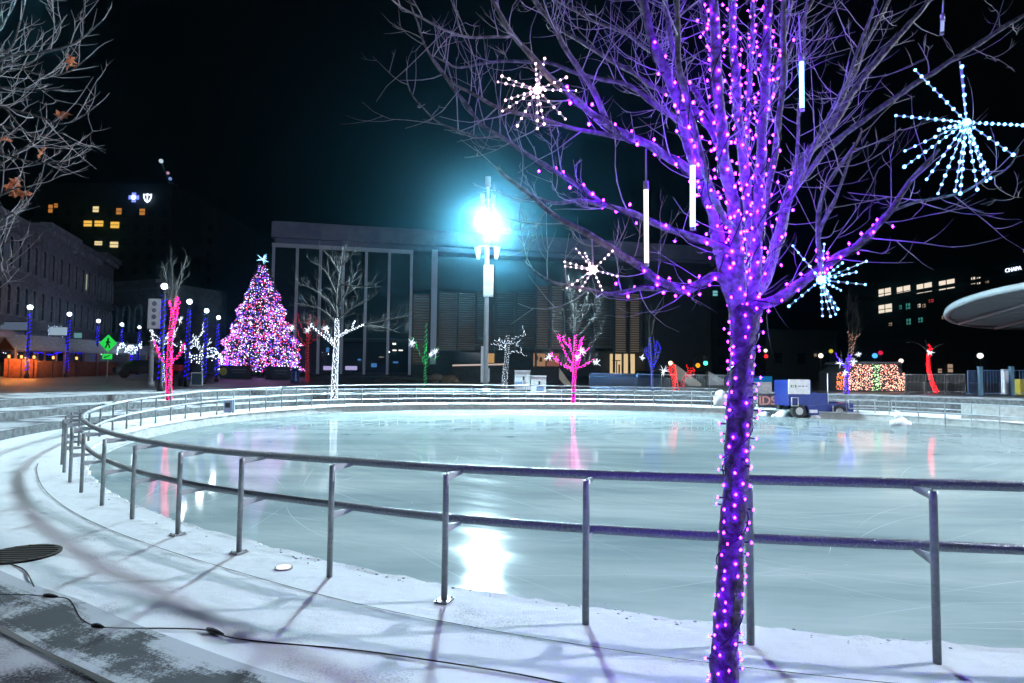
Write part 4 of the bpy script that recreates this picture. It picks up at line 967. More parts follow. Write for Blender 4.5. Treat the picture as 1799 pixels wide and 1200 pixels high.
zbox('body', 1412, 690, 1440, 716, -.85, .85, M_BLUE); 
mb = MB(); xa = q(1404, 0); hull = [(q(1404, 0), zy(712)), (q(1406, 0), zy(725)), (q(1412, 0), zy(728)), (q(1480, 0), zy(728)), (q(1482, 0), zy(724)), (q(1482, 0), zy(706)), (q(1440, 0), zy(708))]
mb.prism([(x, -.95, zz) for x, zz in hull], (0, 1.9, 0), 0); mb.build('hull', M_BLUE, z)
mb = MB(); mb.box((q(1413, 0), -.98, zy(721)), (14*ZD/F, .06, .16), 0); mb.build('bumper', M_WHITE, z)
zbox('seat', 1419, 690, 1427, 706, -.3, .5, M_BLACK); zbox('console', 1421.5, 688, 1427, 704, -.5, -.32, mat('bright_blue', (.02, .12, .6), .4))
mb = MB(); mb.tube([(q(1433, 0), 0, zy(706)), (q(1431, 0), 0, zy(694))], .03, 6, 0)
ring = [(q(1430, 0)+.05*cos(k*.785), .2*sin(k*.785), zy(693)+.12*cos(k*.785)) for k in range(9)]; mb.tube(ring, .018, 5, 0); mb.build('steering_wheel', M_BLACK, z)
mb = MB(); mb.tube([(q(1443, 0), -.7, zy(708)), (q(1443, 0), -.7, zy(656))], .03, 6, 0); mb.tube([(q(1447, 0), -.96, zy(722)), (q(1447, 0), -.96, zy(711))], .03, 6, 0); mb.build('marker_pole', M_WHITE, z)
mb = MB(); 
for y0 in (-.97,):
    mb.tube([(q(1377, 0), y0, zy(712)), (q(1377, 0), y0, zy(698)), (q(1388, 0), y0, zy(698)), (q(1388, 0), y0, zy(712)), (q(1377, 0), y0, zy(712))], .03, 5, 0)
mb.build('ladder', M_WHITE, z)
for x, y_ in ((1390, -.8), (1390, .8), (1458, -.8), (1458, .8)):
    mb = MB(); zz = zy(721); mb.tube([(q(x, 0), y_-.16, zz), (q(x, 0), y_+.16, zz)], .36, 16, 0, smooth=False); w = mb.build('wheel', M_RUBBER, z)
    mb = MB(); mb.tube([(q(x, 0), y_-.18, zz), (q(x, 0), y_+.18, zz)], .19, 12, 0); mb.build('rim', M_STEEL, w)

# hut covered with lights
HD = 44; hb = on_ground(1528, HD)
hut = thing('hut', 'low flat hut behind the ice machine hung all over with warm lights', 'hut', hb)
x0, x1 = (1468-1528)*HD/F, (1588-1528)*HD/F; hz = P(1528, 640, HD).z-hb.z
mb = MB(); mb.prism([(x0+.3, 0, 0), (x1, 0, 0), (x1-.1, 0, hz*.8), (x1-.5, 0, hz), (x0+1.0, 0, hz*.95), (x0+.3, 0, hz*.7)], (0, 3, 0), 0); mb.build('wall', M_DARK, hut)
mb = MB(); mb.box(((x0+x1)/2+.3, 1.5, hz+.1), (x1-x0-1.1, 3.3, .16), 0); mb.build('roof', M_PITCH, hut)
mb = MB()
for i in range(1050):
    x = R.uniform(x0, x1); t = (x-x0)/(x1-x0); zt_ = hz*(1.0 if .2 < t < .9 else .7); zz = R.uniform(.1, zt_); m = R.choices((0, 1, 2, 3), (60, 22, 10, 8))[0]
    if abs(x-(1538-1528)*HD/F) < .28: m = 4
    if t < .17 : m = R.choice((5, 5, 1))
    if abs(x-(1521-1528)*HD/F) < .16 and zz < hz*.5: m = 6
    mb.octa(V((x, -.06-R.random()*.12, zz)), R.uniform(.02, .042), m)
tag(mb.build('string_lights', [L_WARM, emis('rose_led', (1, .35, .35), 2.6), emis('cream_led', (1, .8, .55), 3), emis('dull_red_led', (.8, .1, .08), 2), L_PALEG, L_ORANGE, emis('peach_led', (1, .5, .4), 3)], None, hb), 'net of warm, rosy and green lights hung over the low hut', 'string lights', kind='stuff')

# coloured globes and traffic signals
def globe(px, py, D, r, col, s, label):
    p = P(px, py, D); b = V((p.x, p.y, gz(p.x, p.y))); t = thing('globe_light', label, 'globe light', b, 'coloured globe lights around the stage'); H = p.z-b.z
    mb = MB(); mb.ball((0, 0, H), r, 0, 10, 6); mb.build('globe', emis('globe_%d_%d' % (px, py), col, s), t)
    mb = MB(); mb.tube([(0, 0, 0), (0, 0, H-r*.8)], .04, 5, 0); mb.build('pole', M_DARK, t)
for a in ((1442, 625, 60, .22, (1, .85, .62), 2.5, 'warm white globe light above the ice machine'), (1460, 617, 62, .2, (.7, .6, .05), .9, 'dull yellow globe light left of the lit hut'), (1537, 625, 55, .22, (.05, .3, 1), 2.2, 'blue globe light over the lit hut roof'),
          (1547, 620, 57, .2, (.8, .02, .08), .9, 'dim red globe light next to the blue globe'), (1722, 625, 70, .3, (.95, .95, .85), 2.5, 'white globe light alone beneath the stage canopy'), (1226, 642, 80, .3, (1, .35, .02), 1.4, 'orange globe light beside the green signal'),
          (1178, 638, 56, .2, (1, .85, .6), 2.5, 'cream globe light on top of the red lit trunk'), (1345, 616, 95, .28, (1, .9, .75), 1.6, 'cream globe light above the red signal'), (1583, 634, 46, .16, (1, .7, .6), 2, 'rosy globe light at the end of the hut roof')): globe(*a)
def signal(px, py, D, which, label):
    p = P(px, py, D); b = V((p.x, p.y, gz(p.x, p.y))); t = thing('traffic_light', label, 'traffic light', b, 'traffic signals beyond the plaza'); H = p.z-b.z
    mb = MB(); mb.tube([(0, .1, 0), (0, .1, H+.6)], .07, 6, 0); mb.build('pole', M_DARK, t)
    mb = MB(); mb.box((0, -.02, H+(0 if which == 1 else -.35 if which == 0 else .35)), (.42, .2, 1.2), 0); mb.build('housing', M_BLACK, t)
    for k in range(3):
        mb = MB(); zz = H+(which-k)*.0+((1-k)-(1-which))*.36
        on = k == which; mb.tube([(0, -.14, zz), (0, -.18, zz)], .30 if on else .14, 12, 0)
        mb.build('lens', (emis('signal_red', (1, .02, .03), 2) if k == 0 else emis('signal_green', (.08, 1, .6), 2.2)) if on else M_DARK, t)
signal(1345, 626, 95, 0, 'traffic light showing red beside the trunk of the front tree'); signal(1239, 638, 82, 2, 'traffic light showing green beyond the stair walls')

# lit letters beside the ice machine
cu = bpy.data.curves.new('letters', 'FONT'); cu.body = 'IDS'; cu.size = .66; cu.extrude = .03
tmp = bpy.data.objects.new('tmp', cu); COL.objects.link(tmp); dg = bpy.context.evaluated_depsgraph_get(); me = bpy.data.meshes.new_from_object(tmp.evaluated_get(dg)); bpy.data.objects.remove(tmp)
me.transform(Matrix.Rotation(pi/2, 4, 'X')); me.materials.clear(); me.materials.append(emis('letter_glow', (1, .55, .58), .5))
lp = at_px(1333, 34.5, .22); lt = thing('letter_sign', 'low sign of rosy lit block letters half hidden by the front tree trunk', 'sign', lp)
o = bpy.data.objects.new('lettering', me); COL.objects.link(o); o.parent = lt; o.location = (0, 0, 0)
mb = MB(); mb.box((.6, .1, .3), (1.3, .06, .6), 0); mb.box((.6, .12, -.1), (1.3, .3, .14), 0); mb.build('backing_board', M_CONC, lt)
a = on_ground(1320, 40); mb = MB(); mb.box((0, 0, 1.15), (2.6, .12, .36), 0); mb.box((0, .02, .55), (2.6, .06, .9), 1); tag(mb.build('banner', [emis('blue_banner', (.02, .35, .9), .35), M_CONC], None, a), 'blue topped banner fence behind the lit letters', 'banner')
mb = MB(); a = on_ground(1266, 37); mb.tube([(0, 0, 0), (0, 0, .5), (0, 0, .8), (0, 0, .95)], [.42, .42, .3, .1], 12, 0); tag(mb.build('salt_bin', M_WHITE, None, a), 'white domed bin just beside the front tree trunk', 'bin')

# ------------------------------------------------------------------ stage canopy
SD = 35; sc = P(1886, 541, SD)
stage = thing('stage_canopy', 'round white rimmed stage canopy with dark ribbed underside', 'canopy', sc, rz=0)
Mt = Matrix.Rotation(radians(-7), 3, 'X') @ Matrix.Rotation(radians(2.5), 3, 'Y'); A_, B_ = 5.85, 6.2
def el(k, n, s=1.0, z=0.0): return Mt @ V((A_*s*cos(2*pi*k/n), B_*s*sin(2*pi*k/n), z))
n = 96; mb = MB(); vs = []
for s, zz in ((.96, .03), (1.0, .03), (1.01, .2), (1.0, .38), (.97, .40)): vs += [el(k, n, s, zz) for k in range(n)]
mb.add(vs, [(r*n+k, r*n+(k+1) % n, (r+1)*n+(k+1) % n, (r+1)*n+k) for r in range(4) for k in range(n)], 0, True); mb.build('rim', mat('rim_white', (.30, .34, .36), .5), stage)
mb = MB(); vs = [el(k, n, .965, .36) for k in range(n)]; mb.add(vs, [tuple(range(n))]); vs = [el(k, n, .97, .2) for k in range(n)]; mb.add(vs, [tuple(range(n))[::-1]]); mb.build('deck', mat('canopy_deck', (.10, .12, .125), .7), stage)
mb = MB()
for k in range(-9, 10):
    y = k/10*B_*.95; w = A_*.95*sqrt(1-(k/10)**2); a, b = Mt @ V((-w, y, .05)), Mt @ V((w, y, .05)); mb.prism([a, a+V((0, .12, 0)), a+V((0, .12, .16)), a+V((0, 0, .16))], b-a, 0)
for k in (-5, 0, 5):
    x = k/10*A_; w = B_*.93*sqrt(1-(k/10)**2); mb.tube([Mt @ V((x, -w, -.02)), Mt @ V((x, w, -.02))], .09, 6, 0)
mb.build('ribs', mat('canopy_rib', (.62, .65, .67), .6), stage)
for x, y in ((2.5, -1.5), (4.6, 2.0), (3.2, 4)):
    p = Mt @ V((x, y, 0)); g = gz(sc.x+p.x, sc.y+p.y)-sc.z; mb = MB(); mb.tube([V((p.x, p.y, g)), p], .2, 10, 0); mb.build('column', M_DARK, stage)
for x, y in ((-.2, 1.2), (1.2, -3)):
    p = Mt @ V((x, y, -.16)); mb = MB(); mb.box(p, (.7, .3, .12), 0); mb.build('lamp', emis('stage_lamp', (.7, .9, 1), 1.2), stage)
ld = bpy.data.lights.new('stage_glow', 'POINT')
bpy.data.lights.remove(ld)

# ------------------------------------------------------------------ far buildings, right
uz, MM, L = bplane(1500, 135, 1830, 92)
of = thing('office_building', 'dark office block with a row of lit windows behind the stage canopy', 'building'); of.matrix_world = MM
zt = uz(1790, 484)[1]; mb = MB(); mb.box((L/2+5, 12, zt/2), (L+10, 24, zt), 0); mb.build('wall', M_TOWER, of)
mb = MB(); mb.box((L/2+5, 12, zt+.3), (L+10.6, 24.6, .6), 0); mb.build('roof', M_TOWER, of)
wl = emis('office_light', (1, .86, .68), .95); wd_ = emis('office_dim', (1, .7, .5), .35); wt = emis('office_teal', (.1, .6, .5), .35)
def wins(par, uz, lst, d=-.05):
    for x0, y0, x1, y1, m in lst:
        mb = MB(); rect(mb, uz, x0, y0, x1, y1, d, .02); w = mb.build('window', m, par)
        mb = MB(); u0, u1 = uz(x0, (y0+y1)/2)[0], uz(x1, (y0+y1)/2)[0]; z1, z0 = uz((x0+x1)/2, y0)[1], uz((x0+x1)/2, y1)[1]
        mb.box(((u0+u1)/2, d-.04, (z0+z1)/2), (.16, .06, z1-z0), 0); mb.box(((u0+u1)/2, d-.04, z0+(z1-z0)*.42), (u1-u0, .06, .14), 0); mb.box(((u0+u1)/2, d-.06, z0-.1), (u1-u0+.3, .14, .14), 0); mb.build('frame', M_BLACK, w)
wins(of, uz, [(1544, 507, 1565, 522, wl), (1576, 503, 1599, 519, wl), (1611, 498, 1637, 514, wl), (1650, 492, 1677, 508, wl), (1707, 487, 1713, 499, wl), (1717, 487, 1722, 499, wl), (1732, 487, 1737, 497, wd_), (1745, 486, 1751, 490, wl), (1544, 535, 1567, 549, wl),
              (1580, 536, 1584, 543, wt), (1592, 533, 1599, 543, wt), (1613, 534, 1617, 540, wl), (1621, 534, 1626, 540, wd_), (1562, 567, 1567, 572, wd_), (1593, 560, 1600, 570, wt), (1614, 558, 1621, 566, wt), (1655, 555, 1663, 560, wd_), (1632, 526, 1640, 531, emis('red_spot', (1, .1, .1), .4))])
cu = bpy.data.curves.new('roof_letters', 'FONT'); cu.body = 'CHAPA'; cu.size = .86; cu.extrude = .05
tmp = bpy.data.objects.new('tmp', cu); COL.objects.link(tmp); dg = bpy.context.evaluated_depsgraph_get(); me = bpy.data.meshes.new_from_object(tmp.evaluated_get(dg)); bpy.data.objects.remove(tmp)
me.transform(Matrix.Rotation(pi/2, 4, 'X')); me.materials.clear(); me.materials.append(emis('sign_glow', (.75, .82, 1), 2.2))
u0, z0 = uz(1769, 479)
rs = thing('roof_sign', 'white lit block letters on the roof edge above the stage canopy', 'sign'); rs.matrix_world = MM @ Matrix.Translation((u0, -.3, z0))
o = bpy.data.objects.new('lettering', me); COL.objects.link(o); o.parent = rs
mb = MB(); mb.box((2.5, .15, -.15), (6, .1, .12), 0); mb.box((2.5, .15, -.6), (.12, .1, 1.0), 0); mb.build('bracket', M_BLACK, rs)
def slab(name, px0, px1, py0, D, depth, label, m, seed, lit=()):
    a, b = P(px0, py0, D), P(px1, py0, D); t = thing(name, label, 'building', ((a.x+b.x)/2, D, 0)); w = b.x-a.x; H = (a.z+b.z)/2
    mb = MB(); mb.box((0, depth/2, H/2), (w, depth, H), 0); mb.build('wall', m, t)
    mb = MB(); mb.box((0, depth/2, H+.25), (w+.5, depth+.5, .5), 0); mb.build('roof', m, t)
    rr = random.Random(seed); n = max(2, int(w/3.2)); f = max(1, int(H/3.6)); pr = None
    for i in range(n):
        for j in range(1, f):
            if pr is None:
                mb = MB(); mb.box((0, -.03, 0), (1.3, .1, 1.7), 0); mb.box((0, -.07, -.95), (1.5, .16, .16), 1); pr = mb.build('window', [M_GLASSD, m], t); o = pr
            else:
                o = pr.copy(); COL.objects.link(o)
            o.location = (-w/2+w*(i+.5)/n, 0, 1.4+j*3.5)
    for x0, y0, x1, y1, mm in lit:
        mb = MB(); c = P((x0+x1)/2, (y0+y1)/2, D); s = D/F; mb.box((c.x-(a.x+b.x)/2, -.16, c.z), ((x1-x0)*s, .1, (y1-y0)*s), 0); w_ = mb.build('window', mm, t)
        mb = MB(); mb.box((c.x-(a.x+b.x)/2, -.23, c.z), ((x1-x0)*s, .04, .12), 0); mb.build('frame', M_BLACK, w_)
    return t
slab('tower_block', 1250, 1345, 470, 118, 20, 'plain dark block behind the trunk of the front tree', M_TOWER, 1, [(1252, 511, 1260, 520, emis('teal_room', (.25, .8, .85), .6))])
slab('low_building', 1345, 1470, 585, 100, 20, 'low dark building behind the ice machine', mat('teal_dark_wall', (.05, .075, .08), .8), 2, [(1430, 622, 1434, 626, wd_)])
slab('low_building', 1600, 1860, 600, 84, 12, 'low dark pavilion behind the fence panels', M_TOWER, 3, [(1647, 648, 1653, 655, wd_), (1664, 640, 1672, 654, wd_), (1744, 675, 1758, 680, wl)])

# ------------------------------------------------------------------ far buildings, left
yw = emis('yellow_window', (1, .56, .09), .95); yw2 = emis('amber_window2', (1, .40, .08), .45); yw3 = emis('pale_window', (1, .8, .4), .9)
W = [(86, 360, 93, 374, yw2), (96, 358, 102, 365, yw2), (164, 363, 174, 373, yw3), (205, 366, 214, 377, yw2), (246, 367, 255, 378, yw2), (148, 388, 162, 398, yw), (167, 388, 182, 398, yw), (195, 390, 210, 401, yw), (167, 424, 180, 431, yw3), (194, 425, 208, 435, yw3), (197, 458, 206, 462, yw3)]
tower = slab('tower_block', 62, 304, 326, 150, 30, 'tall dark tower with scattered yellow windows and a lit emblem sign', M_TOWER, 4, W)
slab('tower_block', 304, 384, 372, 165, 25, 'dark unlit tower next to the yellow windowed tower', mat('darker_tower', (.03, .03, .036), .8), 5)
es = thing('emblem_sign', 'white and blue lit cross and shield emblems high on the dark tower', 'sign', P(246, 347, 149.4))
s = 149.4/F; EB = emis('emblem_blue', (.18, .25, 1), 1.6); EW = emis('emblem_white', (.72, .82, 1), 2.4)
mb = MB(); x = (235-246)*s; mb.box((x, 0, 0), (18*s, .12, 7*s), 0); mb.box((x, .0, 0), (7*s, .14, 17*s), 0); mb.ball((x, -.1, 0), 4.2*s, 1, 12, 8); mb.build('cross_emblem', [EB, EW], es)
mb = MB(); x = (259-246)*s; out = [(-7.5, 7), (-4, 6), (0, 7.5), (4, 6), (7.5, 7), (7.2, 0), (4.5, -6), (0, -9.5), (-4.5, -6), (-7.2, 0)]
inn = [(a*.68, b*.68) for a, b in out]
for k in range(10):
    k2 = (k+1) % 10; mb.prism([(x+out[k][0]*s, 0, out[k][1]*s), (x+out[k2][0]*s, 0, out[k2][1]*s), (x+inn[k2][0]*s, 0, inn[k2][1]*s), (x+inn[k][0]*s, 0, inn[k][1]*s)], (0, .12, 0), 0)
mb.tube([(x, 0, 3*s), (x, 0, -4.5*s)], 1.0*s, 6, 0); mb.ball((x, 0, 3.6*s), 1.3*s, 0, 8, 5); mb.build('shield_emblem', EW, es)
# crane with lamps
cr = thing('crane', 'slanting crane mast with small blue and white lamps above the dark towers', 'crane', P(312, 372, 160)); O = cr.location.copy()
pp = [P(283, 283, 160)-O, P(296, 308, 160)-O, P(303, 335, 160)-O, P(312, 372, 160)-O]
mb = MB(); mb.tube([pp[0], pp[2]], .22, 5, 0); mb.tube([P(303, 320, 160)-O, P(303, 345, 160)-O], .25, 5, 0); mb.tube([P(310, 325, 160)-O, P(310, 372, 160)-O], .3, 5, 0); mb.tube([P(302, 332, 160)-O, P(310, 332, 160)-O], .3, 5, 0)
for k in range(6): mb.tube([P(303, 322+4*k, 160)-O, P(310, 326+4*k, 160)-O], .1, 4, 0)
mb.build('mast', mat('crane_steel', (.10, .13, .16), .5), cr)
for x, y, m, r in ((283, 283, emis('crane_white', (.7, .85, .95), .8), .55), (295, 304, emis('crane_pink', (.8, .45, .7), .6), .4), (299, 314, emis('crane_blue', (.25, .4, .9), .7), .45), (305, 331, emis('crane_cyan', (.2, .55, .9), .8), .7), (310, 340, emis('crane_pale', (.5, .6, .6), .4), .35)):
    mb = MB(); mb.ball(P(x, y, 159.5)-O, r, 0, 8, 5); mb.build('lamp', m, cr)

# Victorian row along the market street
uz, MM, L = bplane(-60, 43, 192, 74)
A2 = lambda u: MM @ V((u, 0, 0))
zt = uz(0, 372)[1]; zt2 = uz(188, 452)[1]
R.seed(5)
names = ['tall shadowed row building with arched windows, nearest the market stalls', 'pale bluish row building with narrow tall windows in mid street', 'grey row building with bracketed cornice behind the crossing sign', 'narrow dark row building at the far end of the market street']
us = [0, L*.34, L*.58, L*.82, L*1.0]
winmesh = None
for i in range(4):
    a, b = us[i], us[i+1]-.08; H = zt + (zt2-zt)*((a+b)/2/L) + (-.3, .35, -.2, .1)[i]; m = [M_FACADE2, M_FACADE, M_FACADE, M_FACADE2][i]
    t = thing('row_building', names[i], 'building', group='row buildings on the market street'); t.matrix_world = MM @ Matrix.Translation(((a+b)/2, 0, 0)); w = b-a
    mb = MB(); mb.box((0, 5, H/2), (w, 10, H), 0); mb.build('wall', m, t)
    mb = MB(); mb.box((0, -.35, H-.15), (w, .9, .5), 0); mb.box((0, -.25, H-.75), (w, .5, .3), 0)
    for k in range(int(w/.9)): mb.box((-w/2+.45+.9*k, -.35, H-.6), (.28, .7, .7), 0)
    mb.build('cornice', m, t)
    for zz in (5.2, 9.0):
        mb = MB(); mb.box((0, -.12, zz), (w, .24, .22), 0); mb.build('string_course', m, t)
    n = max(3, int(w/1.55)); f = [6.0, 9.7, 13.2] if H > 15 else [6.0, 9.7]
    for zz in f:
        if zz+2.4 > H-.8: continue
        for k in range(n):
            if winmesh is None:
                mb = MB(); mb.box((0, -.02, 1.0), (.8, .06, 2.0), 0); mb.prism([(-.4, -.05, 2.0), (.4, -.05, 2.0), (.3, -.05, 2.28), (0, -.05, 2.42), (-.3, -.05, 2.28)], (0, .06, 0), 0)
                mb.box((-.48, -.1, 1.0), (.14, .18, 2.1), 1); mb.box((.48, -.1, 1.0), (.14, .18, 2.1), 1); mb.box((0, -.12, -.08), (1.2, .26, .14), 1)
                for q_ in range(6):
                    a0, a1 = pi*q_/6, pi*(q_+1)/6; mb.prism([(.42*cos(a0), -.14, 2.0+.42*sin(a0)), (.56*cos(a0), -.14, 2.0+.56*sin(a0)), (.56*cos(a1), -.14, 2.0+.56*sin(a1)), (.42*cos(a1), -.14, 2.0+.42*sin(a1))], (0, .12, 0), 1)
                mb.box((0, -.06, 1.0), (.8, .05, .06), 1); winmesh = mb.build('window', [M_GLASSD, M_FACADE], t); o = winmesh
            else:
                o = winmesh.copy(); COL.objects.link(o); o.parent = t
            o.location = (-w/2+w*(k+.5)/n, 0, zz)
    for k in range(max(2, n//2)):
        mb = MB(); x = -w/2+w*(k+.5)/max(2, n//2); mb.box((x, -.05, 2.9), (w/max(2, n//2)*.72, .12, 2.4), 0); mb.build('shop_window', M_GLASSD if (k+i) % 3 else emis('dim_shop', (.35, .6, .7), .05), t)
    mb = MB(); mb.box((0, -.7, 4.5), (w*.96, 1.2, .16), 0); mb.box((0, -1.25, 4.3), (w*.96, .1, .5), 0); mb.build('awning', M_CANVAS, t)
mb = MB(); u0 = L*.70; mb.box((u0, -.08, 10.9), (.5, .05, 1.6), 0); o = mb.build('window', emis('pale_slit', (.7, .75, .55), .4)); par = [x for x in COL.objects if x.get('label') == names[2]][0]; o.parent = par; o.location = V((-(us[2]+us[3]-.08)/2, 0, 0))
# sign boards glowing over the street
def street_sign(px0, px1, py0, py1, D, m, label):
    c = P((px0+px1)/2, (py0+py1)/2, D); s = D/F; mb = MB(); mb.box((0, 0, 0), ((px1-px0)*s, .15, (py1-py0)*s), 0); mb.box((0, .06, 0), ((px1-px0)*s+.16, .12, (py1-py0)*s+.16), 1)
    g = gz(c.x, c.y)-c.z
    for q_ in (-.4, .4): mb.tube([(q_*(px1-px0)*s, .16, g), (q_*(px1-px0)*s, .16, 0)], .06, 5, 1)
    tag(mb.build('shop_sign', [m, M_DARK], None, c), label, 'sign')
street_sign(-5, 48, 566, 580, 47.5, emis('sign_blue_dim', (.32, .42, .62), .26), 'long pale sign band above the first market stall')
street_sign(88, 118, 575, 589, 53, emis('sign_icy', (.55, .75, .95), .5), 'icy white glowing sign between two violet lamp posts')
street_sign(131, 144, 585, 594, 55, emis('sign_teal', (.3, .7, .75), .35), 'small teal glowing sign beside the icy one')
# arched building closing the street
uz, MM, L = bplane(186, 92, 272, 88)
ab = thing('arched_building', 'dim building with tall arched windows closing the end of the street', 'building'); ab.matrix_world = MM
H = uz(225, 498)[1]; mb = MB(); mb.box((L/2, 6, H/2), (L, 12, H), 0); mb.build('wall', M_FACADE2, ab); mb = MB(); mb.box((L/2, -.2, H), (L+.4, .8, .5), 0); mb.box((L/2, -.1, H-1), (L, .4, .25), 0); mb.build('cornice', M_FACADE, ab)
for z_ in (2.2, 7.3):
    for k in range(4):
        x = L*(k+.5)/4; mb = MB(); mb.box((x, -.03, z_+1.6), (1.0, .08, 3.2), 0)
        for q_ in range(8):
            a0, a1 = pi*q_/8, pi*(q_+1)/8; mb.prism([(x+.55*cos(a0), -.2, z_+3.2+.55*sin(a0)), (x+.8*cos(a0), -.2, z_+3.2+.8*sin(a0)), (x+.8*cos(a1), -.2, z_+3.2+.8*sin(a1)), (x+.55*cos(a1), -.2, z_+3.2+.55*sin(a1))], (0, .2, 0), 1)
        mb.box((x-.67, -.1, z_+1.6), (.25, .2, 3.2), 1); mb.box((x+.67, -.1, z_+1.6), (.25, .2, 3.2), 1); mb.build('window', [M_GLASSD, M_FACADE], ab)

# ------------------------------------------------------------------ market stalls
def stall(px, D, w, dep, label, boards=False):
    b = on_ground(px, D); t = thing('market_stall', label, 'market stall', b, 'wooden market stalls along the street', rz=-.42)
    h = 2.15; mb = MB()
    mb.add([(-w/2-.3, -dep/2-.2, h-.1), (0, -dep/2-.2, h+1.0), (w/2+.3, -dep/2-.2, h-.1), (-w/2-.3, dep/2+.2, h-.1), (0, dep/2+.2, h+1.0), (w/2+.3, dep/2+.2, h-.1)], [(0, 1, 4, 3), (1, 2, 5, 4)])
    mb.add([(-w/2-.3, -dep/2-.2, h-.22), (0, -dep/2-.2, h+.88), (w/2+.3, -dep/2-.2, h-.22), (-w/2-.3, dep/2+.2, h-.22), (0, dep/2+.2, h+.88), (w/2+.3, dep/2+.2, h-.22)], [(3, 4, 1, 0), (4, 5, 2, 1)])
    mb.build('roof', mat('stall_roof', (.22, .28, .36), .5, 0, (.34, .40, .48), 5), t)
    mb = MB(); mb.add([(-w/2, -dep/2, h-.1), (w/2, -dep/2, h-.1), (0, -dep/2, h+.85)], [(0, 1, 2)]); mb.box((0, -dep/2-.02, h-.12), (w, .1, .14)); mb.build('gable', M_WOOD, t)
    for x in (-1, 1):
        for y in (-1, 1): mb = MB(); mb.box((x*w/2, y*dep/2, h/2), (.12, .12, h)); mb.build('post', mat('pale_wood', (.35, .26, .18), .7), t)
    mb = MB(); mb.box((0, -dep/2, .5), (w, .1, 1.0)); mb.box((0, -dep/2-.1, 1.02), (w+.1, .4, .07)); mb.build('counter', M_WOOD, t)
    if boards: mb = MB(); mb.box((0, dep/2, h/2), (w, .06, h)); mb.box((-w/2, 0, h/2), (.06, dep, h)); mb.build('canvas_side', M_CANVAS, t)
stall(52, 48, 2.6, 3.4, 'first open wooden market stall, behind the orange lit wall')
stall(118, 54, 2.6, 3.4, 'second market stall with an open side and pale posts')
stall(170, 58, 2.8, 4.0, 'third market stall with closed blue canvas sides, by the crossing sign', True)
stall(208, 64, 2.6, 4.0, 'fourth market stall with closed canvas sides behind the crossing sign', True)
stall(236, 70, 2.6, 4.0, 'farthest market stall at the street end', True)
def wallrun(p0, D0_, p1, D1_, ztop, label, m):
    a, b = on_ground(p0, D0_), on_ground(p1, D1_); d = (b-a).normalized(); nn = V((-d.y, d.x, 0))*.3; mb = MB()
    mb.prism([V((0, 0, -.1)), b-a+V((0, 0, -.1)), b-a+V((0, 0, ztop)), V((0, 0, ztop))], nn, 0); mb.prism([V((0, 0, ztop+.002))-nn*.2, b-a+V((0, 0, ztop+.002))-nn*.2, b-a+V((0, 0, ztop+.08))-nn*.2, V((0, 0, ztop+.08))-nn*.2], nn*1.4, 0)
    return tag(mb.build('brick_wall', m, None, a), label, 'wall')
wallrun(6, 44.5, 64, 45.2, 1.25, 'short brick wall glowing orange in front of the first stall', M_BRICK)
wallrun(67, 45.4, 245, 66, 1.15, 'long low red brick wall in front of the market stalls', M_BRICK)
for k, (px, D, e) in enumerate(((14, 43.9, 900), (36, 44.0, 900), (58, 44.2, 700), (92, 46.3, 200), (133, 49.3, 120))):
    b = on_ground(px, D); t = thing('lantern', ['orange lantern at the outer end of the glowing brick wall', 'orange lantern in the middle of the glowing brick wall', 'orange lantern at the inner end of the glowing brick wall', 'dim lantern below the second stall', 'dim lantern near the crossing sign'][k], 'lantern', b, 'lanterns along the brick wall')
    mb = MB(); mb.tube([(0, 0, 0), (0, 0, 1.35)], .03, 6, 0); mb.box((0, 0, 1.36), (.22, .22, .05), 0); mb.box((0, 0, 1.62), (.26, .26, .05), 0); mb.build('pole', M_DARK, t)
    mb = MB(); mb.tube([(0, 0, 1.39), (0, 0, 1.6)], .07, 8, 0); mb.build('flame_glass', emis('lantern_glass', (1, .4, .12), 2.5, 'NONE'), t)
    ld = bpy.data.lights.new('lantern', 'POINT'); ld.energy = e; ld.color = (1, .28, .06); ld.shadow_soft_size = .09; lo = bpy.data.objects.new('lantern_lamp', ld); COL.objects.link(lo); lo.location = (0, 0, 1.5); lo.parent = t

def garland(label, pts, led, drop=0.0, r=.03, step=.16):
    q = [P(*a) for a in pts]; o = q[0].copy(); q = smooth([p-o for p in q], 1); mb = MB(); bl_ = []
    for p, t_, r_ in walk(q, [0]*len(q), step):
        k_ = 1 if not drop else R.randint(2, 6)
        for j in range(k_): bl_.append((p+V((R.uniform(-.03, .03), R.uniform(-.03, .03), -drop*j*R.uniform(.7, 1.1)+R.uniform(-.06, .06))), None))
    strand(mb, bl_, r); tag(mb.build('string_lights', [led, M_WIRE], None, o), label, 'string lights', 'garlands along the market street')
IC = emis('icy_curtain', (.55, .70, 1), 3)
garland('icy light curtain hanging across the shopfront behind the second stall', [(86, 574, 53), (104, 573, 53), (119, 576, 54)], IC, .22, .034, .14)
garland('blue white lights along the shop awning at the frame edge', [(-8, 590, 47), (14, 592, 47), (30, 588, 47.5), (46, 592, 48)], IC, .28, .034, .2)
garland('deep blue lights strung between the market stalls', [(60, 618, 50), (92, 624, 51), (112, 616, 53), (150, 622, 56)], L_BLUE, 0, .04, .16)
garland('white lights along the roof edge of the closed stalls', [(150, 612, 57), (185, 616, 60), (215, 614, 63), (250, 620, 69)], L_WHITE, .12, .035, .3)
garland('white lights heaped on low shrubs beside the lamp posts', [(206, 612, 58), (214, 600, 58), (222, 610, 58), (230, 606, 59), (240, 612, 60), (250, 600, 60)], L_WHITE, .14, .04, .2)
garland('deep blue lights over the far stall front', [(230, 622, 66), (240, 624, 67), (250, 622, 68)], L_BLUE, .3, .06, .12)
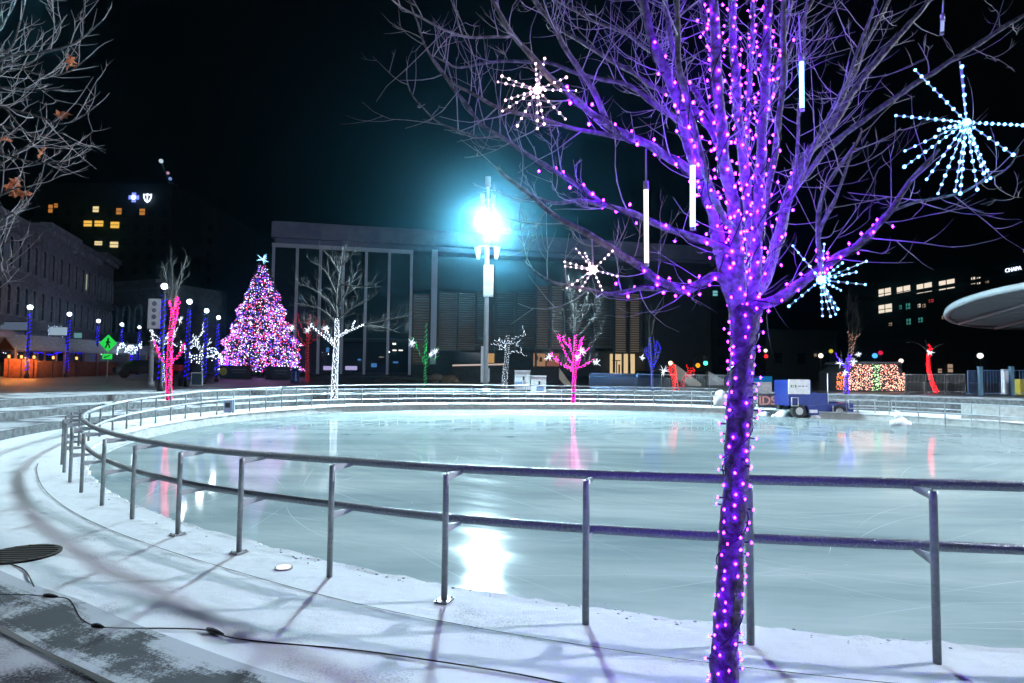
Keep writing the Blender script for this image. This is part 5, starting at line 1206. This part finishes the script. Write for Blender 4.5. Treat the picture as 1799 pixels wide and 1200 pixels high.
garland('white lights looped behind the lamp posts near the fir', [(318, 600, 44), (328, 612, 44), (340, 630, 44), (372, 606, 45), (392, 630, 48)], L_WHITE, .16, .034, .2)
garland('violet lights lying below the decorated fir skirt', [(395, 632, 60), (402, 640, 60), (398, 622, 60)], L_VIOL, .2, .05, .12)
# crossing sign
b = on_ground(187, 40); p = P(187, 603, 40); s = thing('crossing_sign', 'bright green diamond pedestrian crossing sign with an arrow plate on its post', 'sign', b); H = p.z-b.z
GR = emis('sign_green_glow', (.03, .85, .10), .75)  # emission stands in for retroreflective sheeting; the plates are no lamp
mb = MB(); mb.tube([(0, .05, 0), (0, .05, H+.3)], .035, 6, 0); mb.build('post', M_STEEL, s)
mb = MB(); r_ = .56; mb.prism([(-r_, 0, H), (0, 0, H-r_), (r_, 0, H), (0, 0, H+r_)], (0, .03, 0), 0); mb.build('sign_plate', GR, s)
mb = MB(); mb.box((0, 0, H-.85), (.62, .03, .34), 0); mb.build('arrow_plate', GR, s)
mb = MB(); y = -.02; mb.ball((.02, y, H+.27), .065, 0, 8, 5)
for a_, b_, w_ in (((.02, .20), (-.01, -.02), .07), ((0, 0), (-.14, -.30), .045), ((0, 0), (.10, -.14), .045), ((.10, -.14), (.12, -.30), .04), ((.02, .17), (.16, .02), .035), ((.02, .17), (-.12, .03), .035)): mb.tube([(a_[0], y, H+a_[1]), (b_[0], y, H+b_[1])], w_, 6, 0)
mb.tube([(.2, y, H-.77), (-.12, y, H-.9)], .03, 5, 0); mb.prism([(-.22, y, H-.94), (-.08, y, H-.96), (-.13, y, H-.80)], (0, .01, 0), 0); mb.build('walker_symbol', M_BLACK, s)

# car behind the grey post
b = on_ground(252, 52); car = thing('parked_car', 'dark car parked at the end of the brick wall, half hidden', 'car', b, rz=.5)
mb = MB(); prof_ = [(-2.1, .35), (-2.15, .8), (-1.6, .95), (-1.0, 1.45), (.7, 1.5), (1.3, 1.05), (2.1, .9), (2.2, .4)]; mb.prism([(x, -.88, z_) for x, z_ in prof_], (0, 1.76, 0), 0); mb.build('body', mat('dark_car_paint', (.02, .022, .03), .25, .3, coat=.6), car)
mb = MB(); mb.prism([(x, -.89, z_) for x, z_ in ((-1.35, .98), (-.9, 1.38), (.6, 1.42), (1.05, 1.02))], (0, 1.78, 0), 0); mb.build('side_window', M_GLASSD, car)
for x in (-1.35, 1.4):
    for y_ in (-.8, .8): mb = MB(); mb.tube([(x, y_-.1, .33), (x, y_+.1, .33)], .33, 14, 0, smooth=False); mb.build('wheel', M_RUBBER, car)
# grey post, notice board, red table, fir base panels
b = on_ground(265, 36); mb = MB(); hh = P(265, 600, 36).z-b.z; mb.tube([(0, 0, 0), (0, 0, .3), (0, 0, .31), (0, 0, hh)], [.2, .2, .13, .12], 8, 0); mb.box((0, 0, hh), (.3, .3, .08), 0); tag(mb.build('grey_post', M_METALP, None, b), 'plain pale grey post standing before the parked car', 'post')
b = on_ground(346, 36); t = thing('notice_board', 'low white framed notice board on the plaza edge', 'notice board', b); mb = MB(); w, h0, h1 = .62, .15, .85
for c_, d_ in (((-w/2, 0, .5), (.05, .05, .75)), ((w/2, 0, .5), (.05, .05, .75)), ((0, 0, h1), (w-.05, .05, .05)), ((0, 0, h0), (w-.05, .05, .05))): mb.box(c_, d_, 0)
mb.build('frame', M_WHITE, t); mb = MB(); mb.box((0, 0, .5), (w-.05, .03, .65), 0); mb.build('panel', mat('teal_panel', (.05, .10, .13), .5), t)
b = on_ground(310, 37); t = thing('standing_table', 'red topped standing table behind the pink tree', 'table', b); mb = MB(); mb.box((0, 0, 1.1), (.62, .5, .34), 0); mb.build('top', M_RED, t)
for x in (-.25, .25): mb = MB(); mb.box((x, 0, .47), (.05, .4, .92), 0); mb.build('leg', M_DARK, t)
for px0, px1, lab in ((386, 440, 'dark banner panel with a yellow round emblem before the decorated fir'), (466, 510, 'dark banner panel before the decorated fir, nearer the glass hall')):
    b = on_ground((px0+px1)/2, 57); w = (px1-px0)*57/F; t = thing('display_banner', lab, 'banner', b); mb = MB(); mb.box((0, 0, .62), (w, .08, 1.1), 0); mb.box((0, .1, .05), (w, .3, .1), 0); mb.build('panel', mat('navy_panel', (.02, .035, .06), .5), t)
    if px0 == 386:
        mb = MB(); mb.tube([(-w*.38, -.05, .62), (-w*.38, -.07, .62)], .36, 16, 0); mb.build('emblem', mat('gold_disc', (.45, .42, .1), .5), t)
    mb = MB(); mb.box((w*.12, -.05, .8), (w*.5, .02, .10), 0); mb.box((w*.12, -.05, .55), (w*.42, .02, .06), 0); mb.build('stripe', mat('faded_print', (.12, .17, .22), .6), t)
b = on_ground(437, 58); mb = MB()
for i in range(240):
    t_ = R.random(); ph = R.uniform(0, 6.28); r_ = .75*(1-t_)*R.uniform(.6, 1); c_ = V((cos(ph)*r_, sin(ph)*r_, .3+t_*1.9)); o_ = V((cos(ph), sin(ph), -.4))*.25; s_ = V((-sin(ph), cos(ph), 0))*.08
    mb.add([c_-s_, c_+s_, c_+o_], [(0, 1, 2)])
mb.tube([(0, 0, 0), (0, 0, 2.1)], [.06, .01], 6, 0)
tag(mb.build('small_fir', M_NEEDLE, None, b), 'small unlit dark fir in front of the decorated fir', 'tree')
mb = MB(); b = on_ground(518, 50); mb.tube([(0, 0, 0), (0, 0, .1), (0, 0, .9), (0, 0, 1.0), (0, 0, 1.15)], [.34, .34, .34, .3, .1], 12, 0); tag(mb.build('litter_bin', M_BLUE, None, b), 'round blue litter bin between the fir and the glass hall', 'bin')
mb = MB(); b = pol(163, rp(163)+.5); mb.box((0, 0, .28), (.34, .3, .56), 0); mb.box((0, 0, .58), (.38, .34, .05), 0); mb.box((0, -.16, .3), (.2, .02, .2), 1); tag(mb.build('junction_box', [mat('pale_blue_box', (.35, .42, .6), .5), M_DARK], None, b), 'pale blue junction box on the far path behind the railing', 'box')

# ------------------------------------------------------------------ haze, sky
mb = MB(); mb.box((0, 0, 0), (500, 500, 66), 0)
hm, hn, hl = _m('haze'); hn.remove(hn['Principled BSDF']); pv = hn.new('ShaderNodeVolumePrincipled'); pv.inputs['Color'].default_value = (.22, .72, 1, 1); pv.inputs['Density'].default_value = .0006; pv.inputs['Anisotropy'].default_value = 0.976
hl.new(pv.outputs[0], hn['Material Output'].inputs['Volume']); hm.cycles.homogeneous_volume = True
tag(mb.build('haze', hm, None, (5, 30, 30)), 'thin cold night haze', 'haze', kind='stuff')  # volume added and shaped to imitate lens glow around the floodlight
w = bpy.data.worlds.new('World'); S.world = w; w.use_nodes = True; wn, wl_ = w.node_tree.nodes, w.node_tree.links
sky = wn.new('ShaderNodeTexSky'); sky.sky_type = 'NISHITA'; sky.sun_disc = False; sky.sun_elevation = radians(-4.5); sky.sun_rotation = radians(200)
wl_.new(sky.outputs[0], wn['Background'].inputs['Color']); wn['Background'].inputs['Strength'].default_value = .02

# ------------------------------------------------------------------ render settings
S.view_settings.view_transform = 'Standard'; S.view_settings.look = 'None'; S.view_settings.exposure = .06; S.view_settings.gamma = 1
S.render.engine = 'CYCLES'; cy = S.cycles
cy.use_denoising = True; cy.denoiser = 'OPENIMAGEDENOISE'; cy.use_adaptive_sampling = True; cy.adaptive_threshold = .02
cy.max_bounces = 5; cy.diffuse_bounces = 2; cy.glossy_bounces = 3; cy.transmission_bounces = 3; cy.volume_bounces = 0; cy.transparent_max_bounces = 6
cy.sample_clamp_indirect = 4; cy.sample_clamp_direct = 0; cy.use_light_tree = True; cy.caustics_reflective = False; cy.caustics_refractive = False; cy.blur_glossy = .5
print('objects', len(COL.objects))
